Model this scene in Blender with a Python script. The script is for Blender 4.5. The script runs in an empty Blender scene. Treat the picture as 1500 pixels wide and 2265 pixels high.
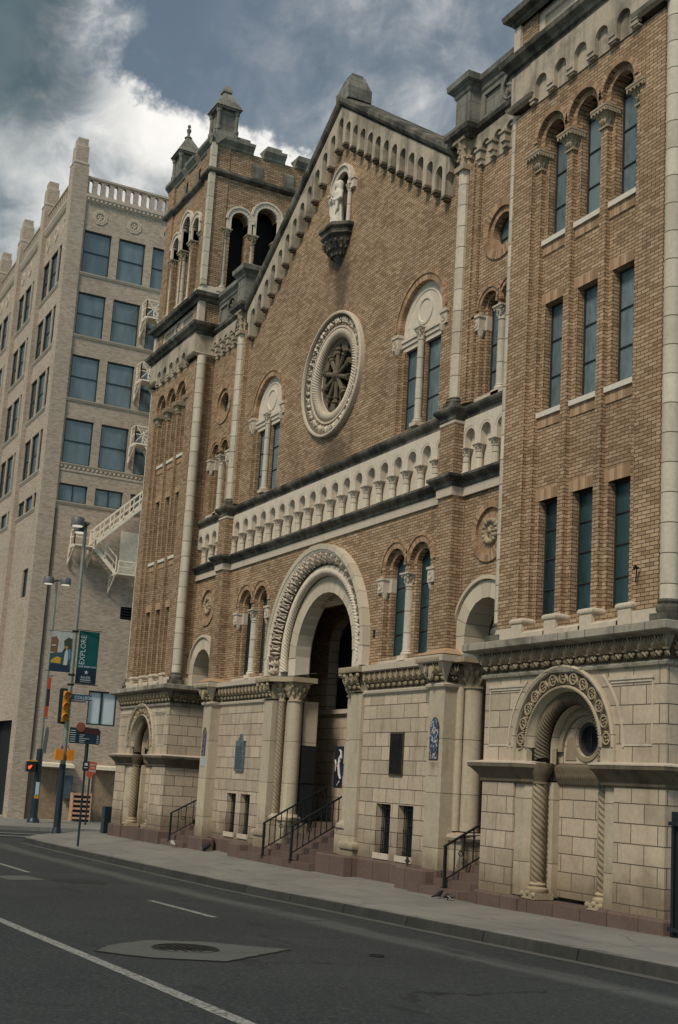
import bpy, bmesh, math, random
from mathutils import Vector, Matrix
from mathutils.geometry import tessellate_polygon
random.seed(7)
R = math.radians
PI = math.pi
S = 1.2            # metres per survey unit
ZO = 1.9           # survey height of the lowest ground
def Wd(p): return Vector((p[0]*S, p[1]*S, (p[2]+ZO)*S))
sc = bpy.context.scene
col = sc.collection
# ---------------------------------------------------------------- camera
cam_d = bpy.data.cameras.new('camera'); cam = bpy.data.objects.new('camera', cam_d); col.objects.link(cam); sc.camera = cam
cam_d.sensor_fit = 'VERTICAL'; cam_d.sensor_height = 36.0; cam_d.sensor_width = 24.0
cam_d.lens = 36.0*2777.945/2265.0
cam_d.shift_x = (750-708.016)/2265.0; cam_d.shift_y = (1239.337-1132.5)/2265.0
cam_d.clip_start = 0.1; cam_d.clip_end = 2000
yaw, pitch, roll = R(63.83808083), R(10.14684427), R(3.58945565)
f = Vector((-math.sin(yaw)*math.cos(pitch), math.cos(yaw)*math.cos(pitch), math.sin(pitch)))
r = Vector((math.cos(yaw), math.sin(yaw), 0)); u_ = r.cross(f)
r2 = r*math.cos(roll)+u_*math.sin(roll); u2 = u_*math.cos(roll)-r*math.sin(roll)
m = Matrix(((r2.x, u2.x, -f.x), (r2.y, u2.y, -f.y), (r2.z, u2.z, -f.z))).to_4x4()
cam.matrix_world = Matrix.Translation(Wd((24.27, 0, 0))) @ m
# ---------------------------------------------------------------- exposure, sun
sc.view_settings.view_transform = 'Standard'; sc.view_settings.look = 'None'; sc.view_settings.gamma = 1.0
sc.view_settings.exposure = 0.26
SUN_DIR = Vector((0.36, -0.62, 0.80)).normalized()      # towards the sun
sun_d = bpy.data.lights.new('sun', 'SUN'); sun = bpy.data.objects.new('sun', sun_d); col.objects.link(sun)
sun_d.energy = 2.4; sun_d.angle = R(12); sun_d.color = (1.0, 0.89, 0.74)
sun.rotation_euler = SUN_DIR.to_track_quat('Z', 'Y').to_euler(); sun.location = (0, 0, 60)
# ---------------------------------------------------------------- node helper
class NT:
    def __init__(s, tree): s.t = tree; s.n = tree.nodes; s.l = tree.links
    def new(s, typ, **kw):
        nd = s.n.new(typ)
        for k, v in kw.items(): setattr(nd, k, v)
        return nd
    def put(s, sock, v):
        if isinstance(v, bpy.types.NodeSocket): s.l.new(v, sock)
        elif isinstance(v, (tuple, list)) and len(v) == 3 and sock.type == 'RGBA': sock.default_value = (*v, 1)
        else: sock.default_value = v
    def math(s, op, a, b=0.0, c=0.0, clamp=False):
        nd = s.new('ShaderNodeMath', operation=op); nd.use_clamp = clamp
        s.put(nd.inputs[0], a); s.put(nd.inputs[1], b); s.put(nd.inputs[2], c); return nd.outputs[0]
    def mix(s, fac, a, b, mode='MIX'):
        nd = s.new('ShaderNodeMix', data_type='RGBA', blend_type=mode); nd.clamp_factor = True
        s.put(nd.inputs[0], fac); s.put(nd.inputs[6], a); s.put(nd.inputs[7], b); return nd.outputs[2]
    def ramp(s, fac, stops, interp='LINEAR'):
        nd = s.new('ShaderNodeValToRGB'); cr = nd.color_ramp; cr.interpolation = interp
        while len(cr.elements) < len(stops): cr.elements.new(0.5)
        for e, (p, c) in zip(cr.elements, stops): e.position = p; e.color = (*c, 1) if len(c) == 3 else c
        s.put(nd.inputs[0], fac); return nd.outputs[0]
    def sstep(s, v, lo, hi):
        nd = s.new('ShaderNodeMapRange', interpolation_type='SMOOTHSTEP'); s.put(nd.inputs[0], v)
        nd.inputs[1].default_value = lo; nd.inputs[2].default_value = hi; nd.inputs[3].default_value = 0; nd.inputs[4].default_value = 1
        return nd.outputs[0]
    def noise(s, vec, scale, detail=3, rough=0.5, dist=0.0, out=0):
        nd = s.new('ShaderNodeTexNoise'); s.put(nd.inputs['Vector'], vec); nd.inputs['Scale'].default_value = scale
        nd.inputs['Detail'].default_value = detail; nd.inputs['Roughness'].default_value = rough; nd.inputs['Distortion'].default_value = dist
        return nd.outputs[out]
    def comb(s, x, y, z):
        nd = s.new('ShaderNodeCombineXYZ'); s.put(nd.inputs[0], x); s.put(nd.inputs[1], y); s.put(nd.inputs[2], z); return nd.outputs[0]
    def sep(s, v):
        nd = s.new('ShaderNodeSeparateXYZ'); s.put(nd.inputs[0], v); return nd.outputs
    def vmath(s, op, a, b):
        nd = s.new('ShaderNodeVectorMath', operation=op); s.put(nd.inputs[0], a); s.put(nd.inputs[1], b); return nd.outputs[0]
def mat(name, rough=0.8, spec=0.3):
    mt = bpy.data.materials.new(name); mt.use_nodes = True; nt = NT(mt.node_tree)
    b = mt.node_tree.nodes['Principled BSDF']; b.inputs['Roughness'].default_value = rough
    b.inputs['Specular IOR Level'].default_value = spec
    return mt, nt, b
def bump(nt, b, h, dist, strength=1.0, normal=None):
    bp = nt.new('ShaderNodeBump'); bp.inputs['Distance'].default_value = dist; bp.inputs['Strength'].default_value = strength
    nt.put(bp.inputs['Height'], h)
    if normal is not None: nt.put(bp.inputs['Normal'], normal)
    nt.put(b.inputs['Normal'], bp.outputs[0]); return bp.outputs[0]
# ---------------------------------------------------------------- sky
w = bpy.data.worlds.new('World'); sc.world = w; w.use_nodes = True; nt = NT(w.node_tree)
bgn = w.node_tree.nodes['Background']
sky = nt.new('ShaderNodeTexSky', sky_type='NISHITA'); sky.sun_disc = False
sky.sun_elevation = math.asin(SUN_DIR.z); sky.sun_rotation = math.atan2(SUN_DIR.x, SUN_DIR.y)
sky.air_density = 1.3; sky.dust_density = 0.6; sky.ozone_density = 2.0
tc = nt.new('ShaderNodeTexCoord'); D = tc.outputs['Generated']
dx, dy, dz = nt.sep(D)
az = nt.math('MULTIPLY', nt.math('ARCTAN2', nt.math('MULTIPLY', dx, -1.0), dy), 57.2958)     # degrees west of north
el = nt.math('MULTIPLY', nt.math('ARCSINE', dz), 57.2958)
P = nt.comb(nt.math('MULTIPLY', az, 0.88), el, 0.0)
wob = nt.math('SUBTRACT', nt.noise(P, 0.22, 6, 0.6, 0.3), 0.5)
wob2 = nt.math('SUBTRACT', nt.noise(P, 0.75, 6, 0.62), 0.5)
fine = nt.noise(P, 0.5, 8, 0.62, 0.5)
wisp = nt.noise(nt.comb(nt.math('MULTIPLY', az, 0.25), nt.math('ADD', nt.math('MULTIPLY', el, 0.6), nt.math('MULTIPLY', az, 0.12)), 3.3), 0.7, 7, 0.6, 0.8)
# top edge of the bright cumulus bank: falls from el 33 at az 80 to 27.7 at az 66
edge = nt.math('ADD', nt.math('ADD', nt.math('MULTIPLY', nt.math('SUBTRACT', az, 66.0), 0.20), 28.7),
               nt.math('ADD', nt.math('MULTIPLY', wob, 4.6), nt.math('MULTIPLY', wob2, 2.0)))
bank = nt.sstep(nt.math('SUBTRACT', edge, el), -0.15, 0.75)
bank = nt.math('MULTIPLY', bank, nt.sstep(az, 59.0, 64.5))
# second, greyer mass in the upper left
e2 = nt.math('ADD', nt.math('SUBTRACT', az, 75.3), nt.math('ADD', nt.math('MULTIPLY', wob, 9.0), nt.math('MULTIPLY', wob2, 4.0)))
mass2 = nt.sstep(e2, -0.6, 1.6)
mass2 = nt.math('MULTIPLY', mass2, nt.sstep(el, 26.0, 29.0))
veil = nt.math('MULTIPLY', nt.math('ADD', nt.math('MULTIPLY', nt.sstep(wisp, 0.30, 0.80), .30), .30), nt.sstep(nt.math('MULTIPLY', az, -1.0), -73.0, -61.0))
veil = nt.math('ADD', veil, nt.math('MULTIPLY', nt.sstep(fine, 0.5, 0.8), 0.15))
cover = nt.math('MAXIMUM', nt.math('MAXIMUM', bank, nt.math('MULTIPLY', mass2, 0.95)), veil)
# unseen rest of the dome: broken cloud, tinted teal below to cool the light
far = nt.math('MAXIMUM', nt.sstep(nt.math('ABSOLUTE', nt.math('SUBTRACT', az, 66.0)), 24.0, 34.0), nt.sstep(el, 40.0, 52.0))
dome = nt.math('MULTIPLY', nt.sstep(nt.noise(D, 2.2, 6, 0.6), 0.38, 0.56), far)
cover = nt.math('MAXIMUM', cover, dome)
lit = nt.math('ADD', nt.math('MULTIPLY', nt.noise(P, 0.33, 7, 0.58, 0.4), 1.25), nt.math('MULTIPLY', nt.math('SUBTRACT', el, 27.5), -0.012))
ccol = nt.ramp(lit, [(0.34, (0.12, 0.155, 0.185)), (0.52, (0.27, 0.305, 0.33)), (0.68, (0.55, 0.56, 0.56)), (0.88, (0.84, 0.82, 0.78))])
# bright rim just under the bank's edge, dark belly at the far left
rim = nt.math('MULTIPLY', bank, nt.math('SUBTRACT', 1.0, nt.sstep(nt.math('SUBTRACT', edge, el), 1.5, 6.0)))
rim = nt.math('MULTIPLY', rim, nt.math('SUBTRACT', 1.0, nt.sstep(az, 73.5, 77.5)))
ccol = nt.mix(nt.math('MULTIPLY', rim, 0.8), ccol, (0.95, 0.92, 0.87))
dk = nt.math('MULTIPLY', nt.sstep(nt.math('ADD', az, nt.math('MULTIPLY', wob, 3.0)), 76.4, 79.4), nt.sstep(nt.math('ADD', el, nt.math('MULTIPLY', wob2, 3.0)), 25.5, 29.5))
ccol = nt.mix(nt.math('MULTIPLY', dk, 0.88), ccol, (0.028, 0.055, 0.075))
grn = nt.sstep(az, 77.0, 81.0)
ccol = nt.mix(nt.math('MULTIPLY', grn, 0.5), ccol, (0.12, 0.18, 0.20))
hs = nt.new('ShaderNodeHueSaturation'); hs.inputs['Saturation'].default_value = .52; nt.put(hs.inputs['Color'], sky.outputs[0])
skyc = nt.mix(1.0, hs.outputs[0], (0.84, 0.97, 1.02), 'MULTIPLY')
skys = nt.vmath('MULTIPLY', skyc, (0.060, 0.060, 0.060))
ct = nt.mix(far, (1.0, 1.0, 1.0), (0.66, 0.86, 0.93)); out = nt.mix(cover, skys, nt.vmath('MULTIPLY', nt.vmath('MULTIPLY', ccol, ct), (0.95, 0.95, 0.95)))
nt.put(bgn.inputs[0], out); bgn.inputs[1].default_value = 1.0
# ---------------------------------------------------------------- materials
def wallvec(nt, k=1.0/S):
    """(along, up) in survey units, whichever way the face looks"""
    g = nt.new('ShaderNodeNewGeometry'); p = nt.sep(g.outputs['Position']); n = nt.sep(g.outputs['True Normal'])
    side = nt.math('GREATER_THAN', nt.math('ABSOLUTE', n[0]), 0.7)
    mx = nt.new('ShaderNodeMix', data_type='FLOAT'); nt.put(mx.inputs[0], side); nt.put(mx.inputs[2], p[0]); nt.put(mx.inputs[3], p[1])
    a = nt.math('MULTIPLY', mx.outputs[0], k); z = nt.math('SUBTRACT', nt.math('MULTIPLY', p[2], k), ZO)
    return g, a, z
def bricktex(nt, v, bw, bh, mortar, smooth=0.1, off=0.5):
    bt = nt.new('ShaderNodeTexBrick'); nt.put(bt.inputs['Vector'], v); bt.offset = off
    bt.inputs['Color1'].default_value = (0, 0, 0, 1); bt.inputs['Color2'].default_value = (1, 1, 1, 1); bt.inputs['Mortar'].default_value = (0.5, 0.5, 0.5, 1)
    bt.inputs['Scale'].default_value = 1.0; bt.inputs['Mortar Size'].default_value = mortar; bt.inputs['Mortar Smooth'].default_value = smooth
    bt.inputs['Brick Width'].default_value = bw; bt.inputs['Row Height'].default_value = bh
    return bt.outputs['Color'], bt.outputs['Fac']
def brick_mat(name, stops, mortar_c, bw=.172, bh=.0572, ms=.0052, patch=(0.72, 1.12), stain=None):
    mt, nt, b = mat(name, 0.9, 0.15); g, a, z = wallvec(nt)
    c, fac = bricktex(nt, nt.comb(a, z, 0.0), bw, bh, ms)
    n1 = nt.noise(g.outputs['Position'], 0.35, 5, 0.65); n2 = nt.noise(g.outputs['Position'], 9.0, 3, 0.6)
    colr = nt.ramp(nt.math('ADD', nt.math('MULTIPLY', c, 0.86), nt.math('MULTIPLY', n2, 0.14)), stops)
    br = nt.new('ShaderNodeMapRange'); nt.put(br.inputs[0], n1); br.inputs[1].default_value = .3; br.inputs[2].default_value = .7
    br.inputs[3].default_value = patch[0]; br.inputs[4].default_value = patch[1]
    colr = nt.mix(1.0, colr, nt.comb(br.outputs[0], br.outputs[0], br.outputs[0]), 'MULTIPLY')
    if stain: colr = stain(nt, g, a, z, colr)
    colr = nt.mix(fac, colr, mortar_c)
    nt.put(b.inputs['Base Color'], colr)
    bump(nt, b, nt.math('ADD', nt.math('MULTIPLY', nt.math('SUBTRACT', 1.0, fac), 1.0), nt.math('MULTIPLY', n2, 0.25)), 0.010, 0.8)
    return mt
def church_stain(nt, g, a, z, c):
    """soot and damp: below the statue bracket, below the rose, a damp patch under ledges"""
    p = nt.sep(g.outputs['Position']); x = nt.math('MULTIPLY', p[0], 1/S)
    n = nt.noise(g.outputs['Position'], 2.2, 4, 0.65)
    def blob(cx, cz, rx, rz, k):
        ex = nt.math('DIVIDE', nt.math('SUBTRACT', x, cx), rx); ez = nt.math('DIVIDE', nt.math('SUBTRACT', z, cz), rz)
        d = nt.math('SQRT', nt.math('ADD', nt.math('MULTIPLY', ex, ex), nt.math('MULTIPLY', ez, ez)))
        d = nt.math('ADD', d, nt.math('MULTIPLY', nt.math('SUBTRACT', n, 0.5), 1.4))
        return nt.math('MULTIPLY', nt.math('SUBTRACT', 1.0, nt.sstep(d, 0.35, 1.15)), k)
    s = nt.math('MAXIMUM', blob(0.15, 11.2, .42, 1.05, .62), blob(0.15, 7.15, .95, .55, .6))
    s = nt.math('MAXIMUM', s, nt.math('MULTIPLY', nt.sstep(nt.noise(nt.comb(nt.math('MULTIPLY', p[0], 3.0), nt.math('MULTIPLY', p[1], 3.0), nt.math('MULTIPLY', p[2], 0.5)), 0.8, 4), .58, .8), .35))
    return nt.mix(s, c, (0.045, 0.038, 0.032))
M = {}
BR = [(0.0, (.230, .150, .088)), (.25, (.325, .216, .130)), (.5, (.375, .255, .158)), (.75, (.415, .288, .182)), (1.0, (.480, .350, .240))]
M['brick'] = brick_mat('tan_face_brick', BR, (.060, .036, .022), stain=church_stain)
BO = [(0.0, (.34, .272, .212)), (.35, (.44, .358, .282)), (.7, (.485, .397, .318)), (1.0, (.54, .45, .365))]
M['office'] = brick_mat('pinkish_office_brick', BO, (.30, .24, .19), bw=.17, bh=.056, ms=.005, patch=(.86, 1.08))
def island_mat(name, stops, rough=.9, noise=.15):
    mt, nt, b = mat(name, rough, .15); g = nt.new('ShaderNodeNewGeometry')
    v = nt.math('ADD', nt.math('MULTIPLY', g.outputs['Random Per Island'], 1-noise), nt.math('MULTIPLY', nt.noise(g.outputs['Position'], 12, 3), noise))
    nt.put(b.inputs['Base Color'], nt.ramp(v, stops)); return mt
M['vous'] = island_mat('radial_brick', [(0, (.20, .125, .075)), (.4, (.32, .205, .125)), (.8, (.40, .265, .165)), (1, (.47, .33, .215))])
def stone_mat(name, base, dark, stain=.25, streak=.35, joints=None, jc=(.10, .08, .06), shift=(0, 0), soot=0.0, bumpd=.004, lowdirt=False):
    mt, nt, b = mat(name, .85, .2); g, a, z = wallvec(nt)
    p = g.outputs['Position']; ps = nt.sep(p)
    n1 = nt.noise(p, 1.3, 6, .62); n2 = nt.noise(p, 14, 4, .6)
    st = nt.noise(nt.comb(nt.math('MULTIPLY', ps[0], 4.0), nt.math('MULTIPLY', ps[1], 4.0), nt.math('MULTIPLY', ps[2], .45)), 1.0, 5, .65)
    c = nt.mix(nt.sstep(n2, .3, .75), tuple(x*.90 for x in base), tuple(min(1, x*1.06) for x in base))
    if joints:
        bc, fac = bricktex(nt, nt.comb(nt.math('ADD', a, shift[0]), nt.math('ADD', z, shift[1]), 0.0), joints[0], joints[1], joints[2])
        k = nt.math('ADD', nt.math('MULTIPLY', bc, .26), .82); c = nt.mix(1.0, c, nt.comb(k, k, nt.math('MULTIPLY', k, .985)), 'MULTIPLY')
    c = nt.mix(nt.math('MULTIPLY', nt.sstep(n1, .48, .78), stain), c, dark)
    c = nt.mix(nt.math('MULTIPLY', nt.sstep(st, .52, .75), streak), c, dark)
    if soot > 0: c = nt.mix(nt.math('MULTIPLY', nt.sstep(nt.math('ADD', nt.math('MULTIPLY', n1, .6), nt.math('MULTIPLY', st, .4)), .46-.12*soot, .62), soot), c, (.030, .030, .028))
    if lowdirt:
        d = nt.math('SUBTRACT', 1.0, nt.sstep(nt.math('ADD', z, nt.math('MULTIPLY', nt.math('SUBTRACT', n1, .5), 1.6)), -1.45, -.55))
        c = nt.mix(nt.math('MULTIPLY', d, .72), c, (.11, .078, .042))
    if joints: c = nt.mix(fac, c, jc)
    nt.put(b.inputs['Base Color'], c)
    h = nt.math('MULTIPLY', n2, .35)
    if joints: h = nt.math('ADD', h, nt.math('MULTIPLY', nt.math('SUBTRACT', 1.0, fac), 1.2))
    bump(nt, b, h, bumpd, .7); return mt
ST = (.465, .378, .290); SD = (.20, .150, .100)
M['ashlar'] = stone_mat('ashlar_stone', ST, SD, .40, .45, joints=(.52, .263, .0075), shift=(0, .255-.01), bumpd=.010, lowdirt=True)
M['stone'] = stone_mat('cut_stone', (.52, .44, .35), SD, .28, .25)
M['gablestone'] = stone_mat('sooty_tan_arcade_stone', (.44, .37, .285), (.13, .105, .08), .5, .6, soot=.40)
M['slot'] = stone_mat('shaded_slot_stone', (.24, .195, .14), (.08, .06, .045), .6, .5, soot=.3)  # shade inside the gable slots put into the colour, along with soot
M['twist'] = stone_mat('weathered_shaft_and_ring_shade', (.27, .215, .15), (.08, .058, .036), .5, .5, lowdirt=True)
M['pale'] = stone_mat('pale_stone', (.59, .51, .415), (.22, .18, .12), .18, .22)
M['drum'] = stone_mat('drum_stone', (.55, .49, .40), SD, .25, .35, joints=(50, .42, .007), bumpd=.008)
M['shaft'] = stone_mat('dressed_shaft_stone', (.49, .415, .315), SD, .35, .5, joints=(50, .93, .005), bumpd=.006, lowdirt=True)
M['carved'] = stone_mat('carved_stone', (.37, .30, .205), (.11, .08, .05), .45, .3, bumpd=.01)
M['recess'] = stone_mat('grimy_shaded_recess', (.075, .054, .035), (.03, .022, .016), .5, .3, bumpd=.01)  # shade of the carved hollows put into the colour, over grime
M['soot'] = stone_mat('sooty_cornice_stone', (.20, .18, .145), (.040, .036, .030), .7, .6, joints=(.62, 40, .008), soot=.92)
M['coping'] = stone_mat('weathered_coping_stone', (.36, .325, .265), (.09, .075, .06), .55, .6, joints=(.62, 40, .008), soot=.35)
M['impost'] = stone_mat('grimy_impost_stone', (.17, .135, .095), (.06, .048, .036), .7, .5, joints=(.62, 40, .008), soot=.3)
M['soot2'] = stone_mat('weathered_parapet_stone', (.245, .235, .20), (.075, .07, .06), .6, .5, joints=(.5, .36, .006), soot=.45)
M['vstone'] = island_mat('voussoir_stone', [(0, (.42, .36, .27)), (.5, (.49, .42, .32)), (1, (.55, .48, .37))])
M['granite'] = stone_mat('red_granite', (.135, .092, .078), (.07, .05, .044), .4, .3, joints=(.62, 40, .006), jc=(.03, .02, .018))
M['white'] = stone_mat('weathered_white_stone', (.62, .57, .48), (.25, .21, .16), .15, .2)
def flat(name, c, rough=.6, metal=0, spec=.4, noise=.0, emit=0):
    mt, nt, b = mat(name, rough, spec)
    if noise:
        g = nt.new('ShaderNodeNewGeometry'); n = nt.noise(g.outputs['Position'], 6, 5, .6)
        nt.put(b.inputs['Base Color'], nt.mix(nt.sstep(n, .35, .7), tuple(x*(1-noise) for x in c), tuple(min(1, x*(1+noise*.5)) for x in c)))
    else: b.inputs['Base Color'].default_value = (*c, 1)
    b.inputs['Metallic'].default_value = metal
    if emit: b.inputs['Emission Color'].default_value = (*c, 1); b.inputs['Emission Strength'].default_value = emit
    return mt
def glass_mat(name, c1, c2, rough, spec=.6, bscale=3.0, coat=.0):
    mt, nt, b = mat(name, rough, spec); g = nt.new('ShaderNodeNewGeometry'); p = nt.sep(g.outputs['Position'])
    n = nt.noise(nt.comb(nt.math('MULTIPLY', p[0], 3), nt.math('MULTIPLY', p[1], 3), p[2]), bscale, 4, .6)
    oi = nt.new('ShaderNodeObjectInfo'); v = nt.math('ADD', nt.math('MULTIPLY', nt.math('SUBTRACT', oi.outputs['Random'], .5), .55), n)
    nt.put(b.inputs['Base Color'], nt.ramp(v, [(.25, c1), (.7, c2)])); b.inputs['Coat Weight'].default_value = coat
    bump(nt, b, nt.noise(g.outputs['Position'], 1.6, 3), .03, .8); return mt
M['glass'] = glass_mat('blue_grey_glazing', (.075, .11, .125), (.15, .205, .225), .22, .8)
M['glassd'] = glass_mat('dark_stained_glass', (.007, .020, .027), (.020, .056, .062), .3, .6)
M['glasso'] = glass_mat('office_glass', (.055, .085, .10), (.12, .165, .19), .15, .9, .8)
M['glassl'] = glass_mat('frosted_pale_glass', (.34, .42, .46), (.50, .57, .60), .4, .6, .8)
M['glassk'] = glass_mat('dark_office_glass', (.008, .016, .02), (.02, .035, .04), .15, .25)
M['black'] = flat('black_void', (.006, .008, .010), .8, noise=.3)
M['lead'] = flat('lead_flashing', (.20, .235, .25), .45, .4, noise=.35)
M['iron'] = flat('black_painted_iron', (.010, .013, .016), .45, noise=.2)
M['dkframe'] = flat('dark_green_window_frame', (.015, .035, .040), .5)
M['leadbar'] = flat('dark_glazing_bar', (.03, .032, .03), .6)
M['firepaint'] = flat('cream_painted_steel', (.80, .70, .56), .55, noise=.12)
# ---------------------------------------------------------------- geometry helpers
def Front(y0, ox=0.0, oz=0.0): return lambda a, b, d: (a+ox, y0+d, b+oz)
def East(x0): return lambda a, b, d: (x0-d, a, b)
def arcpts(ca, cb, r, a0=0.0, a1=PI, n=16):
    return [(ca+r*math.cos(a0+(a1-a0)*i/n), cb+r*math.sin(a0+(a1-a0)*i/n)) for i in range(n+1)]
def archhole(a0, a1, b0, bc, n=14):
    """opening with a round head: springing at bc"""
    r = (a1-a0)/2; return [(a0, b0), (a1, b0)] + arcpts((a0+a1)/2, bc, r, 0, PI, n)
def rect(a0, a1, b0, b1): return [(a0, b0), (a1, b0), (a1, b1), (a0, b1)]
def circ(ca, cb, r, n=32): return [(ca+r*math.cos(2*PI*i/n), cb+r*math.sin(2*PI*i/n)) for i in range(n)]
class MB:
    def __init__(s): s.v = []; s.f = []; s.mi = []
    def add(s, vs, fs, mi=0):
        o = len(s.v); s.v += vs; s.f += [[i+o for i in q] for q in fs]; s.mi += [mi]*len(fs); return s
    def box(s, x0, x1, y0, y1, z0, z1, mi=0):
        vs = [(x, y, z) for z in (z0, z1) for y in (y0, y1) for x in (x0, x1)]
        return s.add(vs, [[0, 1, 3, 2], [4, 6, 7, 5], [0, 4, 5, 1], [2, 3, 7, 6], [0, 2, 6, 4], [1, 5, 7, 3]], mi)
    def mbox(s, T, a0, a1, b0, b1, d0, d1, mi=0):
        vs = [T(a, b, d) for b in (b0, b1) for d in (d0, d1) for a in (a0, a1)]
        return s.add(vs, [[0, 1, 3, 2], [4, 6, 7, 5], [0, 4, 5, 1], [2, 3, 7, 6], [0, 2, 6, 4], [1, 5, 7, 3]], mi)
    def plate(s, poly, holes, d0, d1, T, back=False, sides=True, mi=0):
        loops = [poly]+list(holes); pts = [p for l in loops for p in l]
        tris = tessellate_polygon([[Vector((p[0], p[1], 0)) for p in l] for l in loops])
        s.add([T(p[0], p[1], d0) for p in pts], [list(t) for t in tris], mi)
        if back: s.add([T(p[0], p[1], d1) for p in pts], [list(t)[::-1] for t in tris], mi)
        if sides:
            for l in loops:
                n = len(l); s.add([T(p[0], p[1], d0) for p in l]+[T(p[0], p[1], d1) for p in l], [[i, (i+1) % n, (i+1) % n+n, i+n] for i in range(n)], mi)
        return s
    def lathe(s, cx, cy, prof, n=12, a0=0.0, a1=2*PI, cap=True, rf=None, mi=0):
        full = abs(a1-a0-2*PI) < 1e-6; k = n if full else n+1
        vs = []
        for (r, z) in prof:
            for i in range(k):
                a = a0+(a1-a0)*i/n; rr = rf(a, z, r) if rf else r
                vs.append((cx+rr*math.cos(a), cy+rr*math.sin(a), z))
        fs = []
        for j in range(len(prof)-1):
            for i in range(n):
                i2 = (i+1) % k if full else i+1
                fs.append([j*k+i, j*k+i2, (j+1)*k+i2, (j+1)*k+i])
        if cap: fs.append(list(range(k))[::-1]); fs.append([(len(prof)-1)*k+i for i in range(k)])
        return s.add(vs, fs, mi)
    def ring(s, ca, cb, prof, T, a0=0.0, a1=PI, n=24, closed=False, mi=0):
        """sweep a profile [(radius, depth)] round an arch"""
        m_ = len(prof); vs = []
        for i in range(n+1):
            a = a0+(a1-a0)*i/n
            for (rr, d) in prof: vs.append(T(ca+rr*math.cos(a), cb+rr*math.sin(a), d))
        fs = []; q = m_ if closed else m_-1
        for i in range(n):
            for j in range(q):
                j2 = (j+1) % m_; fs.append([i*m_+j, i*m_+j2, (i+1)*m_+j2, (i+1)*m_+j])
        return s.add(vs, fs, mi)
    def rope(s, ca, cb, R0, rr, d0, T, a0=0.0, a1=PI, n=160, m_=12, lobes=4, pitch=.1, depth=.2, mi=0):
        """twisted rope moulding round an arch"""
        vs = []
        for i in range(n+1):
            a = a0+(a1-a0)*i/n; ln = R0*(a-a0)
            for j in range(m_):
                t = 2*PI*j/m_; q = rr*(1+depth*(2*abs(math.sin((lobes*t+2*PI*ln/pitch)/2))-1.2)); q2 = R0+q*math.cos(t)
                vs.append(T(ca+q2*math.cos(a), cb+q2*math.sin(a), d0+q*math.sin(t)))
        return s.add(vs, [[i*m_+j, i*m_+(j+1) % m_, (i+1)*m_+(j+1) % m_, (i+1)*m_+j] for i in range(n) for j in range(m_)], mi)
    def twist(s, cx, cy, z0, z1, r, lobes=4, pitch=.12, depth=.2, m_=48, mi=0):
        n = int((z1-z0)/.012); prof = [(r, z0+(z1-z0)*i/n) for i in range(n+1)]
        return s.lathe(cx, cy, prof, m_, rf=lambda a, z, q: q*(1+depth*(2*abs(math.sin((lobes*a+2*PI*z/pitch)/2))-1.2)), mi=mi)
    def sweep(s, path, prof, closed=False, cap=True, mi=0):
        """horizontal moulding; outward is to the right of travel"""
        n = len(path); k = len(prof); vs = []
        def nrm(p, q):
            dx_, dy_ = q[0]-p[0], q[1]-p[1]; L_ = math.hypot(dx_, dy_) or 1; return (dy_/L_, -dx_/L_)
        for i, p in enumerate(path):
            if closed or 0 < i < n-1:
                a = nrm(path[i-1], p); b = nrm(p, path[(i+1) % n]); t = 1+a[0]*b[0]+a[1]*b[1]
                mx, my = (a[0]+b[0])/t, (a[1]+b[1])/t
            elif i == 0: mx, my = nrm(p, path[1])
            else: mx, my = nrm(path[i-1], p)
            for (o, z) in prof: vs.append((p[0]+mx*o, p[1]+my*o, z))
        fs = []
        for i in range(n if closed else n-1):
            i2 = (i+1) % n
            for j in range(k-1): fs.append([i*k+j, i2*k+j, i2*k+j+1, i*k+j+1])
        if cap and not closed: fs.append(list(range(k))); fs.append([(n-1)*k+j for j in range(k)][::-1])
        return s.add(vs, fs, mi)
    def bar(s, p, q, w_=.02, h_=None, mi=0):
        p = Vector(p); q = Vector(q); d = (q-p).normalized(); up = Vector((0, 0, 1)) if abs(d.z) < .95 else Vector((0, 1, 0))
        a = d.cross(up).normalized()*(w_/2); b = d.cross(a).normalized()*((h_ or w_)/2)
        vs = [tuple(x+i*a+j*b) for x in (p, q) for i, j in ((-1, -1), (1, -1), (1, 1), (-1, 1))]
        return s.add(vs, [[0, 1, 2, 3][::-1], [4, 5, 6, 7], [0, 1, 5, 4], [1, 2, 6, 5], [2, 3, 7, 6], [3, 0, 4, 7]], mi)
    def tube(s, pts, rad, n=8, mi=0):
        """tapered tube through points; rad is a number or a list"""
        rs = rad if isinstance(rad, (list, tuple)) else [rad]*len(pts); vs = []; P_ = [Vector(p) for p in pts]
        for i, p in enumerate(P_):
            d = (P_[min(i+1, len(P_)-1)]-P_[max(i-1, 0)]).normalized(); up = Vector((0, 0, 1)) if abs(d.z) < .9 else Vector((1, 0, 0))
            a = d.cross(up).normalized(); b = d.cross(a)
            for j in range(n): t = 2*PI*j/n; vs.append(tuple(p+a*rs[i]*math.cos(t)+b*rs[i]*math.sin(t)))
        fs = [[i*n+j, i*n+(j+1) % n, (i+1)*n+(j+1) % n, (i+1)*n+j] for i in range(len(P_)-1) for j in range(n)]
        fs += [list(range(n))[::-1], [(len(P_)-1)*n+j for j in range(n)]]
        return s.add(vs, fs, mi)
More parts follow.
